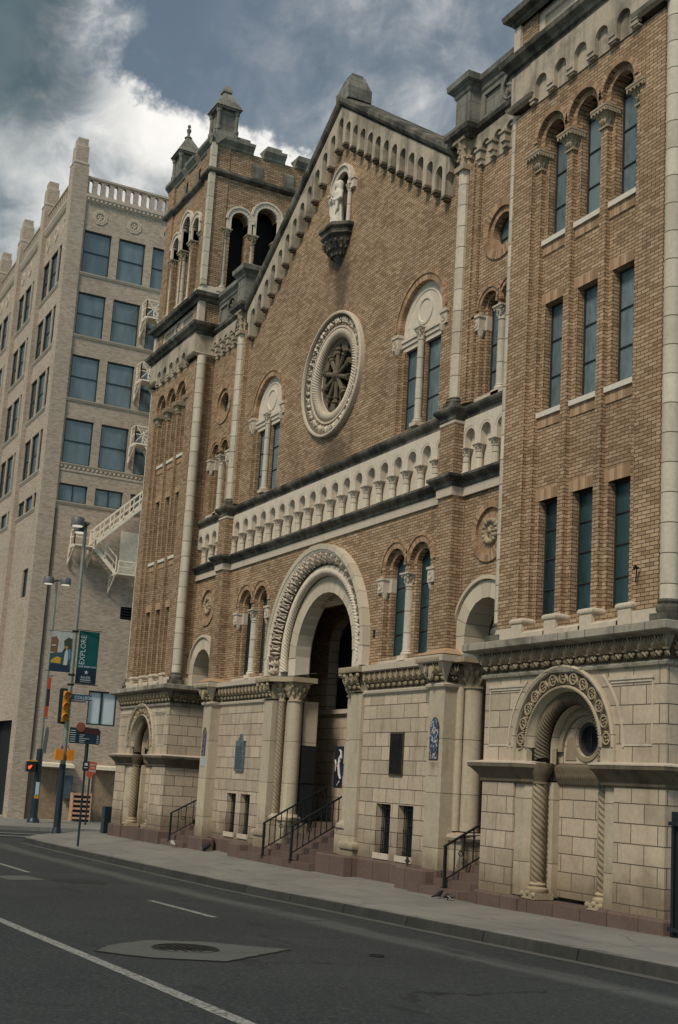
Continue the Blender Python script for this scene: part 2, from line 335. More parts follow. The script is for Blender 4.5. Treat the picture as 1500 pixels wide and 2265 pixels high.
    def leaf(s, T, a, b, ang, ln, wd, d0, dh, mi=0):
        """one ridged leaf blade on the surface of T"""
        ca, sa = math.cos(ang), math.sin(ang)
        def q(x, y, d): return T(a+x*ca-y*sa, b+x*sa+y*ca, d)
        vs = [q(0, 0, d0), q(ln*.45, wd/2, d0), q(ln, 0, d0-dh*.4), q(ln*.45, -wd/2, d0), q(ln*.5, 0, d0-dh)]
        return s.add(vs, [[0, 1, 4], [1, 2, 4], [2, 3, 4], [3, 0, 4]], mi)
    def ball(s, c, r_, n=8, sz=1.0, mi=0):
        return s.lathe(c[0], c[1], [(max(1e-4, r_*math.sin(PI*i/(n//2+2))), c[2]-r_*sz*math.cos(PI*i/(n//2+2))) for i in range(n//2+3)], n, mi=mi)
    def build(s, name, mats, parent=None, smooth=False, base=None, sharp=35):
        me = bpy.data.meshes.new(name)
        o0 = Vector(parent['_b']) if parent is not None and '_b' in parent else (Wd(base) if base else Vector((0, 0, 0)))
        me.from_pydata([tuple(Wd(p)-o0) for p in s.v], [], s.f)
        if not isinstance(mats, (list, tuple)): mats = [mats]
        for q in mats: me.materials.append(M[q] if isinstance(q, str) else q)
        if len(mats) > 1:
            for pl, i in zip(me.polygons, s.mi): pl.material_index = i
        bm = bmesh.new(); bm.from_mesh(me); bmesh.ops.recalc_face_normals(bm, faces=bm.faces); bm.to_mesh(me); bm.free()
        if smooth:
            for pl in me.polygons: pl.use_smooth = True
            me.set_sharp_from_angle(angle=R(sharp))
        me.update(); ob = bpy.data.objects.new(name, me); col.objects.link(ob)
        if parent is not None: ob.parent = parent; ob['_b'] = tuple(o0)
        else: ob.location = o0; ob['_b'] = tuple(o0)
        return ob
def thing(name, label, cat, base, group=None):
    e = bpy.data.objects.new(name, None); col.objects.link(e); e.location = Wd(base); e['_b'] = tuple(Wd(base)); e.empty_display_size = .2
    e['label'] = label; e['category'] = cat
    if group: e['group'] = group
    return e
def tag(o, label, cat, group=None):
    o['label'] = label; o['category'] = cat
    if group: o['group'] = group
    return o
def struct(name, mb, mats, smooth=False):
    o = mb.build(name, mats, smooth=smooth); o['kind'] = 'structure'; return o
def textmesh(txt, T, a, b, h, d, mb, ang=0.0, align='LEFT', stretch=1.0, bold=False):
    cu = bpy.data.curves.new('lettering', 'FONT'); cu.body = txt; cu.size = 1.0; cu.align_x = align; cu.resolution_u = 2
    cu.extrude = 0; cu.offset = .02 if bold else 0
    ob = bpy.data.objects.new('lettering', cu); col.objects.link(ob); dg = bpy.context.evaluated_depsgraph_get(); me = ob.evaluated_get(dg).to_mesh()
    ca, sa = math.cos(ang), math.sin(ang)
    vs = [(v.co.x*h*stretch, v.co.y*h) for v in me.vertices]
    mb.add([T(a+x*ca-y*sa, b+x*sa+y*ca, d) for x, y in vs], [list(p.vertices) for p in me.polygons])
    ob.evaluated_get(dg).to_mesh_clear(); bpy.data.objects.remove(ob); bpy.data.curves.remove(cu)
def voussoirs(mb, T, ca, cb, r0, r1, d0, d1, n, a0=0.0, a1=PI, gap=.006, mi=0):
    for i in range(n):
        s0 = a0+(a1-a0)*i/n; s1 = a0+(a1-a0)*(i+1)/n; g = gap/((r0+r1)/2)/2; s0 += g; s1 -= g
        vs = [T(ca+rr*math.cos(t), cb+rr*math.sin(t), d) for d in (d0, d1) for rr, t in ((r0, s0), (r1, s0), (r1, s1), (r0, s1))]
        mb.add(vs, [[0, 1, 2, 3], [4, 7, 6, 5], [0, 4, 5, 1], [1, 5, 6, 2], [2, 6, 7, 3], [3, 7, 4, 0]], mi)
def soldiers(mb, T, a0, a1, b0, b1, d0, d1, w_=.056):
    n = max(1, round((a1-a0)/w_)); k = (a1-a0)/n
    for i in range(n): mb.mbox(T, a0+i*k+.002, a0+(i+1)*k-.002, b0, b1, d0+random.uniform(0, .004), d1)
def capital(mb, cx, cy, z0, z1, r, ab, leaves=8, mi=0):
    """carved capital: bell with leaves, volutes and a toothed abacus"""
    h = z1-z0; zt = z1-h*.22
    prof = [(r*1.18, z0), (r*1.18, z0+h*.06), (r*1.0, z0+h*.08)]+[(r*(1.0+.55*(t**1.8)), z0+h*.08+(zt-z0-h*.08)*t) for t in (0, .2, .4, .6, .8, 1)]
    mb.lathe(cx, cy, prof, 24, rf=lambda a, z, q: q*(1+.10*math.cos(leaves*a)*(1 if z > z0+h*.1 else 0)), mi=mi)
    for i in range(leaves):
        a = 2*PI*i/leaves
        for (zz, rr, s_) in ((z0+h*.34, r*1.18, .11), (z0+h*.60, r*1.38, .13)):
            aa = a+(PI/leaves if zz > z0+h*.5 else 0)
            mb.lathe(cx+rr*math.cos(aa), cy+rr*math.sin(aa), [(.001, zz-h*s_*1.5), (h*s_*.8, zz-h*.02), (h*s_, zz+h*s_*.6), (.001, zz+h*s_)], 6, mi=mi)
    for i in range(4):
        a = PI/4+PI/2*i; q = ab*1.12; mb.ball((cx+q*math.cos(a), cy+q*math.sin(a), zt-h*.04), h*.09, 6, mi=mi)
    mb.box(cx-ab*.92, cx+ab*.92, cy-ab*.92, cy+ab*.92, zt, zt+h*.1, mi); mb.box(cx-ab*1.06, cx+ab*1.06, cy-ab*1.06, cy+ab*1.06, zt+h*.1, z1, mi)
def colbase(mb, cx, cy, z0, r, sq=None, h=.12, mi=0):
    sq = sq or r*1.45
    mb.box(cx-sq, cx+sq, cy-sq, cy+sq, z0, z0+h*.45, mi)
    mb.lathe(cx, cy, [(r*1.3, z0+h*.45), (r*1.42, z0+h*.55), (r*1.42, z0+h*.68), (r*1.22, z0+h*.78), (r*1.1, z0+h*.8), (r*1.22, z0+h*.9), (r*1.0, z0+h)], 14, mi=mi)
def window(parent, T, poly, d, fr=.022, bars=(), vbars=(), glass='glass', fm='leadbar', bw=.016, name='window', fd=.03):
    """a glazed light: frame as part, pane as sub-part"""
    xs = [p[0] for p in poly]; zs = [p[1] for p in poly]; cx = (min(xs)+max(xs))/2; cz = (min(zs)+max(zs))/2
    W_ = (max(xs)-min(xs))/2; H_ = (max(zs)-min(zs))/2
    inner = [(cx+(p[0]-cx)*(1-fr/W_), cz+(p[1]-cz)*(1-fr/H_)) for p in poly]
    mb = MB().plate(poly, [inner], d-fd, d+.01, T)
    for z in bars: mb.mbox(T, min(xs)+fr*.5, max(xs)-fr*.5, z-bw/2, z+bw/2, d-fd*.7, d)
    for x in vbars: mb.mbox(T, x-bw/2, x+bw/2, min(zs)+fr*.5, max(zs)-fr*.5, d-fd*.7, d)
    o = mb.build(name, fm, parent)
    MB().plate(inner, [], d, d+.02, T, sides=False).build('pane', glass, o); return o
def copy_tree(o, parent=None, loc=None):
    c = o.copy(); col.objects.link(c)
    if parent is not None: c.parent = parent
    if loc is not None: c.location = loc
    for ch in list(o.children): copy_tree(ch, c)
    return c
def palmettes(mb, T, a0, a1, b0, b1, d_top, d_bot, pitch=.26, mi=0):
    """anthemion frieze on a leaning face"""
    n = max(1, round((a1-a0)/pitch)); k = (a1-a0)/n; H_ = b1-b0
    def Q(a, b, d): t = (b-b0)/H_; return T(a, b, d_bot+(d_top-d_bot)*t+d)
    mb.mbox(Q, a0, a1, b0, b1, -.004, .03, 1)
    for i in range(n):
        c = a0+(i+.5)*k
        for j, an in enumerate((-66, -44, -22, 0, 22, 44, 66)):
            mb.leaf(Q, c, b0+H_*.34, R(90+an), H_*(.64-.14*abs(an)/66), k*.115, -.006, .065, mi)
        for t in (-1, 1):
            p = Q(c+t*k*.14, b0+H_*.24, -.03); mb.ball(p, k*.095, 6, mi=mi)
        p = Q(c, b0+H_*.16, -.03); mb.ball(p, k*.11, 6, mi=mi)
        for an in (66, 82, 98, 114): mb.leaf(Q, c+k*.5, b0+H_*.34, R(an), H_*.58, k*.10, -.006, .04, mi)
        mb.mbox(Q, c+k*.36, c+k*.64, b0+H_*.34, b0+H_*.43, -.04, 0, mi)
        for an in (-62, -90, -118): mb.leaf(Q, c+k*.5, b0+H_*.36, R(an), H_*.34, k*.11, -.006, .04, mi)
# ================================================================ THE CHURCH (survey units; x = 0 is the gable's axis)
church = thing('church', 'tan brick and cream stone church with a gable, rose window and two square towers', 'church', (0, 12, -1.7))
YG = 11.95
FG = Front(YG)
C = church
def tower(cx, belfry):
    YA, YP, YO, YW = 11.42, 11.50, 11.59, 11.75
    w_ = 1.875
    F = lambda y: Front(y, cx)
    cs = (-.84, 0.0, .84)
    top_z = 13.75
    mb = MB()
    # plane A with the opening of the bay group
    L = rect(-w_, w_, 2.40, 11.52)
    hole = [(-1.34, 2.62), (1.34, 2.62), (1.34, 10.6), (1.21, 10.6)]
    for i, c in enumerate(cs[::-1]):
        hole += [(c+.37, 10.6)] if i else []
        hole += [(c+.37, 10.77)]+arcpts(c, 10.77, .37, 0, PI, 14)[1:-1]+[(c-.37, 10.77), (c-.37, 10.6)]
    hole += [(-1.34, 10.6)]
    mb.plate(L, [hole], 0, .10, F(YA))
    # pier plane
    for a, b in ((-1.36, -1.18), (-.50, -.35), (.35, .50), (1.18, 1.36)): mb.mbox(F(YP), a, b, 2.45, 10.4, 0, .12)
    hh = [archhole(c-.262, c+.262, 10.55, 10.77) for c in cs]
    out_ = [(-1.36, 10.55)]
    for c in cs: out_ += [(c-.262, 10.55), (c-.262, 10.77)]+arcpts(c, 10.77, .262, PI, 0, 14)[1:-1]+[(c+.262, 10.77), (c+.262, 10.55)]
    out_ += [(1.36, 10.55), (1.36, 11.25), (-1.36, 11.25)]
    mb.plate(out_, [], 0, .10, F(YP))
    # spandrel plane with the three tiers of lights
    lights = []
    for c in cs: lights += [rect(c-.25, c+.25, 2.74, 4.63), rect(c-.25, c+.25, 6.09, 7.92), archhole(c-.25, c+.25, 9.04, 10.79)]
    mb.plate(rect(-1.36, 1.36, 2.5, 11.3), lights, 0, .22, F(YO))
    # returns, back and brick above the arcade (parapet piers)
    mb.box(cx-w_, cx+w_, 11.53, 15.18, 11.451, 11.6)
    for sx in (-1, 1): mb.plate([(11.521, 2.40), (15.199, 2.40), (15.199, 11.45), (11.521, 11.45)], [], 0, .1, (lambda a, b, d, sx=sx: (cx+sx*(w_-d), a, b)))
    mb.plate(rect(-w_+.01, w_-.01, 2.4, 11.6), [], 0, -.01, F(15.2))
    for a, b in ((-w_, -w_+.55), (w_-.55, w_)): mb.box(cx+a, cx+b, YA, YA+.55, 12.6, 13.25)
    for a, b in ((-w_, -w_+.55), (w_-.55, w_)): mb.box(cx+a, cx+b, 14.6, 15.2, 12.6, 13.25)
    mb.build('tower_wall', 'brick', C)
    # window lights
    for c in cs:
        T = F(YW)
        window(C, T, rect(c-.25, c+.25, 2.74, 4.63), 0, bars=(3.22, 3.70, 4.17), glass='glassd')
        window(C, T, rect(c-.25, c+.25, 6.09, 7.92), 0, bars=(6.70, 7.31))
        window(C, T, archhole(c-.25, c+.25, 9.04, 10.79), 0, bars=(9.62, 10.22, 10.78))
    # soldier courses, radial brick
    for c in cs:
        for z0, z1, d in ((4.63, 4.81, -.008), (7.92, 8.09, -.008), (5.83, 6.00, -.02), (8.78, 8.95, -.02)):
            tr = MB(); soldiers(tr, F(YO), c-.34, c+.34, z0, z1, d, .02); tr.build('lintel' if d > -.01 else 'apron', 'vous', C)
        tr = MB(); voussoirs(tr, F(YA), c, 10.77, .37, .455, -.022, .02, 26); voussoirs(tr, F(YP), c, 10.77, .262, .375, -.012, .05, 24)
        for s_ in (-1, 1):
            for k in range(3): tr.mbox(F(YP), c+s_*.318-.055, c+s_*.318+.055, 10.60+k*.057, 10.652+k*.057, -.012, .02)
        tr.build('arch_brickwork', 'vous', C)
    # sills
    for c in cs:
        for zt in (6.0, 8.95):
            MB().mbox(F(YO), c-.34, c+.34, zt, zt+.085, -.055, .17).build('window_sill', 'white', C)
    # pier bases and sloping sills on the coping
    for a, b in ((-1.40, -1.13), (-.56, -.29), (.29, .56), (1.13, 1.40)):
        pb = MB(); pb.mbox(F(11.36), a, b, 2.38, 2.65, 0, .42)
        x0, x1 = cx+a, cx+b; pts = []
        for k in range(7):
            t = -PI/2+PI*k/6; pts.append((-.005+.045*math.cos(t), 2.70+.05*math.sin(t)))
        pb.sweep([(x0, 11.75), (x0, 11.38), (x1, 11.38), (x1, 11.75)], pts); pb.box(x0+.002, x1-.002, 11.385, 11.7, 2.69, 2.745)
        pb.build('pier_base', 'stone', C, smooth=True, sharp=50)
    for sx in (-1, 1):
        pb = MB(); x0, x1 = sorted((cx+sx*1.401, cx+sx*(w_+.02))); pb.box(x0, x1, 11.39, 11.7, 2.38, 2.62)
        x0, x1 = sorted((cx+sx*(w_-.3), cx+sx*(w_+.03))); pb.box(x0, x1, 11.701, 15.1, 2.38, 2.62); pb.build('wall_plinth', 'stone', C)
    for c in cs:
        pb = MB(); a, b = cx+c-.281, cx+c+.281
        pb.add([(a, 11.34, 2.38), (b, 11.34, 2.38), (b, 11.34, 2.50), (a, 11.34, 2.50), (b, 11.76, 2.74), (a, 11.76, 2.74)], [[0, 1, 2, 3], [3, 2, 4, 5]])
        pb.build('window_sill', 'stone', C)
    # capitals on the piers
    for a, ww in ((-1.27, .17), (-.425, .15), (.425, .15), (1.27, .17)):
        cb = MB(); x = cx+a
        prof = [(.0, 10.29), (.03, 10.29), (.03, 10.32), (.01, 10.34), (.015, 10.40), (.05, 10.47), (.10, 10.53), (.0, 10.54)]
        cb.sweep([(x-ww/2, 11.62), (x-ww/2, 11.50), (x+ww/2, 11.50), (x+ww/2, 11.62)], prof)
        T2 = Front(11.47, x)
        for s_ in (-.5, 0, .5):
            for zz, ln in ((10.33, .13), (10.40, .13)):
                cb.leaf(T2, s_*ww*.75, zz, R(90+s_*18), ln, .07, 0.0, .05)
        T3 = East(x+ww/2+.02)
        for yy in (11.52, 11.58):
            for zz in (10.33, 10.40): cb.leaf(T3, yy, zz, R(90), .13, .06, 0, .04)
        for s_ in (-1, 1): cb.ball((x+s_*(ww/2+.07), 11.42, 10.52), .028, 6)
        cb.box(x-ww/2-.11, x+ww/2+.11, 11.37, 11.66, 10.54, 10.575)
        for k in range(5): q = x-ww/2-.10+(ww+.165)*k/4; cb.box(q, q+.03, 11.365, 11.375, 10.50, 10.54)
        for k in range(6): q = 11.38+.05*k; cb.box(x+ww/2+.10, x+ww/2+.115, q, q+.03, 10.50, 10.54)
        cb.box(x-ww/2-.115, x+ww/2+.115, 11.36, 11.68, 10.575, 10.61)
        cb.build('capital', 'carved', C)
    # corner shafts
    for sx in (-1, 1):
        x = cx+sx*(w_+.065)
        MB().lathe(x, YA+.135, [(.13, 2.72), (.13, 11.60)], 16).build('corner_shaft', 'drum', C, smooth=True)
        sb = MB(); colbase(sb, x, YA+.135, 2.38, .13, .18, .36); sb.build('shaft_base', 'soot', C, smooth=True)
    # corbel arcade 11.52 - 12.26 in stone
    a_ = MB(); n = 6; x0 = -1.30+.01; k = .52
    poly = [(-1.34, 12.27), (-1.34, 11.66)]
    xs = [-1.04+.0+k*i-.0 for i in range(5)]
    poly = [(-1.36, 12.27), (-1.36, 11.56)]
    for c in xs:
        poly += [(c-.155, 11.56 if c == xs[0] else 11.53), (c-.155, 11.77)]+arcpts(c, 11.77, .155, PI, 0, 12)[1:-1]+[(c+.155, 11.77), (c+.155, 11.53)]
    poly += [(1.36, 11.53), (1.36, 12.27)]
    a_.plate(poly, [], 0, .12, F(11.32)); a_.mbox(F(11.40), -1.36, 1.36, 11.50, 12.27, 0, .04)
    for c in xs:
        for s_ in (-1, 1):
            a_.mbox(F(11.30), c+s_*.26-.075, c+s_*.26+.075, 11.60, 11.64, 0, .1) if s_ > 0 else None
    for i in range(6):
        c = -1.30+.52*i
        if abs(c) < 1.33: a_.mbox(F(11.34), c-.06, c+.06, 11.50, 11.56, 0, .06)
    # stone end blocks
    for sx in (-1, 1):
        for (p0, p1, q0, q1) in ((sx*w_-(.03 if sx < 0 else .52), sx*w_+(.52 if sx < 0 else .03), 11.33, 11.7),):
            a_.box(cx+p0, cx+p1, q0, q1, 11.66, 12.26)
        a_.sweep([(cx+(-w_-.02 if sx < 0 else 1.33), 12.0), (cx+(-w_-.02 if sx < 0 else 1.33), 11.36), (cx+(-1.33 if sx < 0 else w_+.02), 11.36), (cx+(-1.33 if sx < 0 else w_+.02), 12.0)], [(0, 11.60), (.07, 11.63), (.10, 11.68), (.03, 11.72)])
        a_.plate([(11.701, 11.60), (15.19, 11.60), (15.19, 12.27), (11.701, 12.27)], [], 0, .1, (lambda a, b, d, sx=sx: (cx+sx*(w_+.03-d), a, b)))
    a_.build('arcade_frieze', 'gablestone', C)
    # string cornice 12.26-12.61
    path = [(cx-w_-.03, 15.25), (cx-w_-.03, 11.36), (cx+w_+.03, 11.36), (cx+w_+.03, 15.25)]
    MB().sweep(path, [(0, 12.24), (.03, 12.27), (.03, 12.34), (.08, 12.36), (.10, 12.42), (.18, 12.48), (.20, 12.56), (.14, 12.60), (-.1, 12.62)]).build('string_cornice', 'soot', C)
    # parapet panels with roundels 12.62-13.25
    pp = MB()
    for (T, a0, a1) in ((F(YA+.04), -w_+.55, w_-.55), (East(cx+w_-.04), 11.97, 14.6), ((lambda a, b, d: (cx-w_+.04+d, a, b)), 11.97, 14.6)):
        mid = (a0+a1)/2; half = (a1-a0)/2
        pp.plate(rect(a0, a1, 12.6, 13.27), [rect(a0+.14, mid-.36, 12.76, 13.12), rect(mid+.36, a1-.14, 12.76, 13.12), circ(mid, 12.94, .25, 20)], 0, .05, T)
        pp.mbox(T, a0, a1, 12.6, 13.27, .05, .3)
        for q in range(6):
            an = PI/6+PI/3*q; pp.leaf(T, mid, 12.94, an, .235, .13, .03, .035)
        pp.ring(mid, 12.94, [(.27, 0), (.27, -.02), (.24, -.02), (.24, .02)], T, 0, 2*PI, 24)
    pp.box(cx-w_+.05, cx+w_-.05, 11.5, 15.15, 13.2, 13.3)
    pp.build('parapet_panel', 'stone' if not belfry else 'stone', C)
    MB().sweep(path, [(0, 13.22), (.04, 13.26), (.05, 13.32), (.16, 13.36), (.18, 13.46), (.06, 13.52), (-.2, 13.54)]).build('parapet_cornice', 'soot', C)
    for x0, x1 in ((w_-.13, w_+.05), (-w_-.05, -w_+.13)): MB().box(cx+x0, cx+x1, YA-.06, YA+.12, 12.62, 13.22).build('quoin', 'stone', C)
    if belfry:
        fb = MB()
        FB = Front(YA+.05, cx); EB = East(cx+w_-.02); yc = 13.24
        def opens(c0):
            o = []
            for c, r_, zc in ((c0-.84, .27, 15.88), (c0, .33, 16.18), (c0+.84, .27, 15.88)): o.append(archhole(c-r_, c+r_, 13.80, zc, 12))
            return o
        fb.plate(rect(-w_+.02, w_-.02, 13.5, 18.05), opens(0.0), 0, .35, FB)
        fb.plate([(YA+.401, 13.5), (14.7, 13.5), (14.7, 18.05), (YA+.401, 18.05)], opens(yc), 0, .35, EB)
        fb.box(cx-w_+.02, cx-w_+.3, YA+.41, 14.69, 13.5, 18.05); fb.box(cx-w_+.03, cx+w_-.03, 14.71, 15.0, 13.5, 18.05)
        fb.box(cx-w_+.1, cx+w_-.1, YA+.1, 15.0, 17.2, 17.3)
        for a, b in ((-w_-.01, -w_+.52), (w_-.52, w_+.01)): fb.box(cx+a, cx+b, YA-.01, YA+.2, 13.7, 18.05)
        fb.box(cx+w_-.2, cx+w_+.01, YA+.201, YA+.52, 13.7, 18.05); fb.box(cx+w_-.2, cx+w_+.01, 14.5, 15.02, 13.7, 18.05)
        fb.build('belfry_wall', 'brick', C)
        MB().box(cx-w_+.62, cx+w_-.62, 12.1, 14.4, 13.5, 17.19).build('belfry_dark_core', 'black', C)  # added black box makes the belfry openings read dark
        MB().sweep([(cx-w_+.541, YA+.04), (cx+w_-.541, YA+.04)], [(.0, 13.5), (.12, 13.52), (.12, 13.60), (0, 13.72)]).build('belfry_sill', 'pale', C)
        bs = MB()
        for a, b in ((-w_-.03, -w_+.54), (w_-.54, w_+.03)): bs.box(cx+a, cx+b, YA-.03, YA+.3, 13.5, 13.72)
        bs.box(cx+w_-.2, cx+w_+.03, YA+.301, YA+.54, 13.5, 13.72); bs.box(cx+w_-.2, cx+w_+.03, 14.48, 15.04, 13.5, 13.72)
        bs.build('belfry_plinth', 'pale', C)
        for T, c0 in ((FB, 0.0), (EB, yc)):
            ar = MB()
            for c, r_, ro, zc in ((c0-.84, .27, .41, 15.88), (c0, .33, .48, 16.18), (c0+.84, .27, .41, 15.88)):
                voussoirs(ar, T, c, zc, r_, ro, -.05, .10, 11, gap=.008)
                ar.ring(c, zc, [(ro+.035, 0), (ro+.035, -.08), (ro-.02, -.08), (ro-.03, -.05)], T)
                ar.mbox(T, c-r_-.14, c-r_, 15.55, zc, -.05, .34); ar.mbox(T, c+r_, c+r_+.14, 15.55, zc, -.05, .34)
            ar.build('belfry_arch', 'pale', C, smooth=True, sharp=30)
            for a in (c0-1.25, c0-.42, c0+.42, c0+1.25):
                p = T(a, 0, .10)
                o = MB().lathe(p[0], p[1], [(.115, 13.86), (.105, 15.32)], 14).build('column', 'drum', C, smooth=True)
                q = MB(); capital(q, p[0], p[1], 15.28, 15.57, .105, .17, 6); q.build('capital', 'carved', o)
                q = MB(); colbase(q, p[0], p[1], 13.62, .115, .17, .25); q.build('base', 'pale', o, smooth=True)
        # quoin shaft at the corner, dark string, parapet
        for z0, z1 in ((13.72, 17.12), (17.3, 18.05)): MB().box(cx+w_-.09, cx+w_+.07, YA-.07, YA+.09, z0, z1).build('quoin', 'drum', C)
        path2 = [(cx-w_-.01, 15.02), (cx-w_-.01, YA-.01), (cx-w_+.52, YA-.01), (cx-w_+.52, YA+.05), (cx+w_-.52, YA+.05), (cx+w_-.52, YA-.01), (cx+w_+.01, YA-.01), (cx+w_+.01, YA+.52), (cx+w_-.02, YA+.52), (cx+w_-.02, 14.5), (cx+w_+.01, 14.5), (cx+w_+.01, 15.02)]
        MB().sweep(path2, [(-.02, 17.08), (.06, 17.12), (.12, 17.18), (.12, 17.25), (.04, 17.31), (-.05, 17.33)]).build('belfry_string', 'soot', C)
        pc = MB()
        # stepped parapet cornice: solid lengths with raised caps, scoops between
        def cornice(T, a0, a1):
            pts = [(0, 18.0), (-.04, 18.04), (-.05, 18.10), (-.16, 18.22), (-.17, 18.30), (.3, 18.32)]
            m_ = len(pts); vs = [T(a0, z, d) for d, z in pts]+[T(a1, z, d) for d, z in pts]
            pc.add(vs, [[j, j+1, m_+j+1, m_+j] for j in range(m_-1)]+[list(range(m_)), [m_+j for j in range(m_)][::-1]])
        for T, c0, lo, hi in ((FB, 0.0, -w_-.15, w_+.15), (EB, yc, YA-.1, 15.1)):
            gaps = (c0-.42-.0, c0+.57)
            gaps = (c0-.42, c0+.60)
            segs = [(lo, gaps[0]-.16), (gaps[0]+.16, gaps[1]-.16), (gaps[1]+.16, hi)]
            for (a, b) in segs:
                cornice(T, a, b); pc.mbox(T, a+.12, b-.12, 18.3, 18.46, -.02, .34)
            for g_ in gaps:
                vs = [T(g_-.16, 17.32, -.05), T(g_+.16, 17.32, -.05), T(g_+.16, 17.72, -.05), T(g_-.16, 17.72, -.05), T(g_+.16, 18.16, .3), T(g_-.16, 18.16, .3)]
                pc.add(vs, [[0, 1, 2, 3], [3, 2, 4, 5]]); 
        pc.build('belfry_parapet', 'soot2', C)
        for (tx, ty, tip) in ((cx+w_-.30, YA+.36, 0), (cx-w_+.30, YA+.36, 1)):
            t_ = MB()
            t_.box(tx-.34, tx+.34, ty-.34, ty+.34, 18.3, 18.52); t_.box(tx-.26, tx+.26, ty-.26, ty+.26, 18.5, 19.22)
            for i in (-1, 1):
                for j in (-1, 1):
                    t_.lathe(tx+i*.28, ty+j*.28, [(.085, 18.52), (.085, 18.6), (.06, 18.64), (.055, 19.05), (.08, 19.1), (.085, 19.2)], 10)
            t_.box(tx-.37, tx+.37, ty-.37, ty+.37, 19.2, 19.26)
            t_.add([(tx-.41, ty-.41, 19.26), (tx+.41, ty-.41, 19.26), (tx+.41, ty+.41, 19.26), (tx-.41, ty+.41, 19.26), (tx-.09, ty-.09, 19.86), (tx+.09, ty-.09, 19.86), (tx+.09, ty+.09, 19.86), (tx-.09, ty+.09, 19.86)],
                   [[0, 1, 5, 4], [1, 2, 6, 5], [2, 3, 7, 6], [3, 0, 4, 7], [0, 3, 2, 1], [4, 5, 6, 7]])
            if tip:
                t_.lathe(tx, ty, [(.09, 19.86), (.13, 19.90), (.05, 19.98), (.04, 20.06), (.07, 20.12), (.08, 20.18), (.03, 20.24), (.06, 20.30), (.03, 20.36)], 8)
            else:
                t_.box(tx-.14, tx+.14, ty-.14, ty+.14, 19.86, 19.94); t_.lathe(tx, ty, [(.19, 19.94), (.11, 20.08), (.05, 20.1)], 4, a0=PI/4, a1=2*PI+PI/4)
            t_.build('turret', 'soot2', C, smooth=True, sharp=25)
    else:
        qb = MB().box(cx-w_+.02, cx+w_-.02, YA+.05, 15.0, 13.5, 14.6); qb.build('belfry_wall', 'brick', C)
    # ---------------- stone base with the niche arch
    bx = 2.09; bc = -.085; YB = 11.40
    ob_ = MB()
    nich = archhole(bc-1.17, bc+1.17, .40, .76, 20)
    ob_.plate([(-bx, -1.45), (bc-1.17, -1.45), (bc-1.17, .40), (bc-1.17, .76)]+arcpts(bc, .76, 1.17, PI, 0, 22)[1:-1]+[(bc+1.17, .76), (bc+1.17, -1.45), (bx, -1.45), (bx, 1.95), (-bx, 1.95)], [], 0, .08, F(YB))
    for sx in (-1, 1): ob_.plate([(YB+.081, -1.45), (15.19, -1.45), (15.19, 2.3), (YB+.081, 2.3)], [], 0, .1, (lambda a, b, d, sx=sx: (cx+sx*(bx-d), a, b)))
    ob_.build('stone_base', 'ashlar', C)
    nb = MB()
    nb.plate(rect(bc-1.2, bc+1.2, -1.4, 2.0), [circ(bc, .91, .255, 28)], 0, .12, F(11.86))
    nb.build('niche_wall', 'ashlar', C)
    fr_ = MB().ring(bc, .91, [(.33, 0), (.33, -.02), (.27, -.02), (.25, .05)], F(11.86), 0, 2*PI, 32)
    fr_.ring(bc, .72, [(.66, 0), (.66, -.05), (.60, -.07), (.54, -.05), (.54, 0)], F(11.86), 0, PI, 28)
    for s_ in (-1, 1):
        fr_.plate([(bc+s_*.50, .60), (bc+s_*.24, .60), (bc+s_*.36, .95), (bc+s_*.46, .9)][::s_], [], -.012, 0, F(11.86))
    fr_.build('oculus_surround', 'twist', C, smooth=True)  # shade of the niche put into the ring by this darker stone
    o = MB().ring(bc, .91, [(.255, .02), (.20, .02), (.20, .09)], F(11.88), 0, 2*PI, 28)
    for q in range(4): o.plate([(bc-.012, .91), (bc+.012, .91), (bc+.2*math.cos(q*PI/2), .91+.2*math.sin(q*PI/2))], [], .05, .06, F(11.88))
    o = o.build('oculus', 'leadbar', C); MB().plate(circ(bc, .91, .25, 24), [], .08, .1, F(11.88), sides=False).build('pane', 'black', o)
    # jambs: pilaster faces, splay, shafts
    for s_ in (-1, 1):
        j = MB(); x1, x2, x3 = bc+s_*1.17, bc+s_*.93, bc+s_*.86
        for z0, z1 in ((-1.42, .26),):
            vs = [(x1, YB+.045), (x2, YB+.045), (x3, YB+.13), (x3, 11.72), (bc+s_*.62, 11.74), (bc+s_*.62, 11.88)]
            j.add([(cx+a, b, z) for z in (z0, z1) for a, b in vs], [[i, i+1, i+7, i+6] for i in range(5)])
        j.build('door_jamb', 'shaft', C)
        tw = MB().twist(cx+bc+s_*.76, 11.60, -1.22, .22, .100, 5, .088, .16)
        tw.build('twisted_column', 'twist', C, smooth=True, sharp=80)
        tb = MB(); X_, Y_ = cx+bc+s_*.76, 11.60
        tb.lathe(X_, Y_, [(.14, -1.36), (.16, -1.33), (.16, -1.30), (.11, -1.27), (.13, -1.24), (.10, -1.20)], 14); tb.box(X_-.17, X_+.17, Y_-.17, Y_+.17, -1.45, -1.36)
        for k in range(3): tb.ball((X_-.14+.14*k, Y_-.17, -1.38+.02*(k % 2)), .04, 6)
        tb.build('column_base', 'carved', C, smooth=True)
    # arch orders
    ao = MB(); T = F(YB)
    ao.ring(bc, .76, [(1.20, .02), (1.20, -.05), (1.17, -.07), (1.13, -.05), (1.12, -.01), (.90, .0), (.89, -.03), (.86, -.03), (.85, .03), (.82, .06), (.81, .14), (.86, .16), (.86, .3)], T, 0, PI, 48)
    ao.ring(bc, .76, [(.64, .28), (.62, .34), (.62, .46)], T, 0, PI, 40)
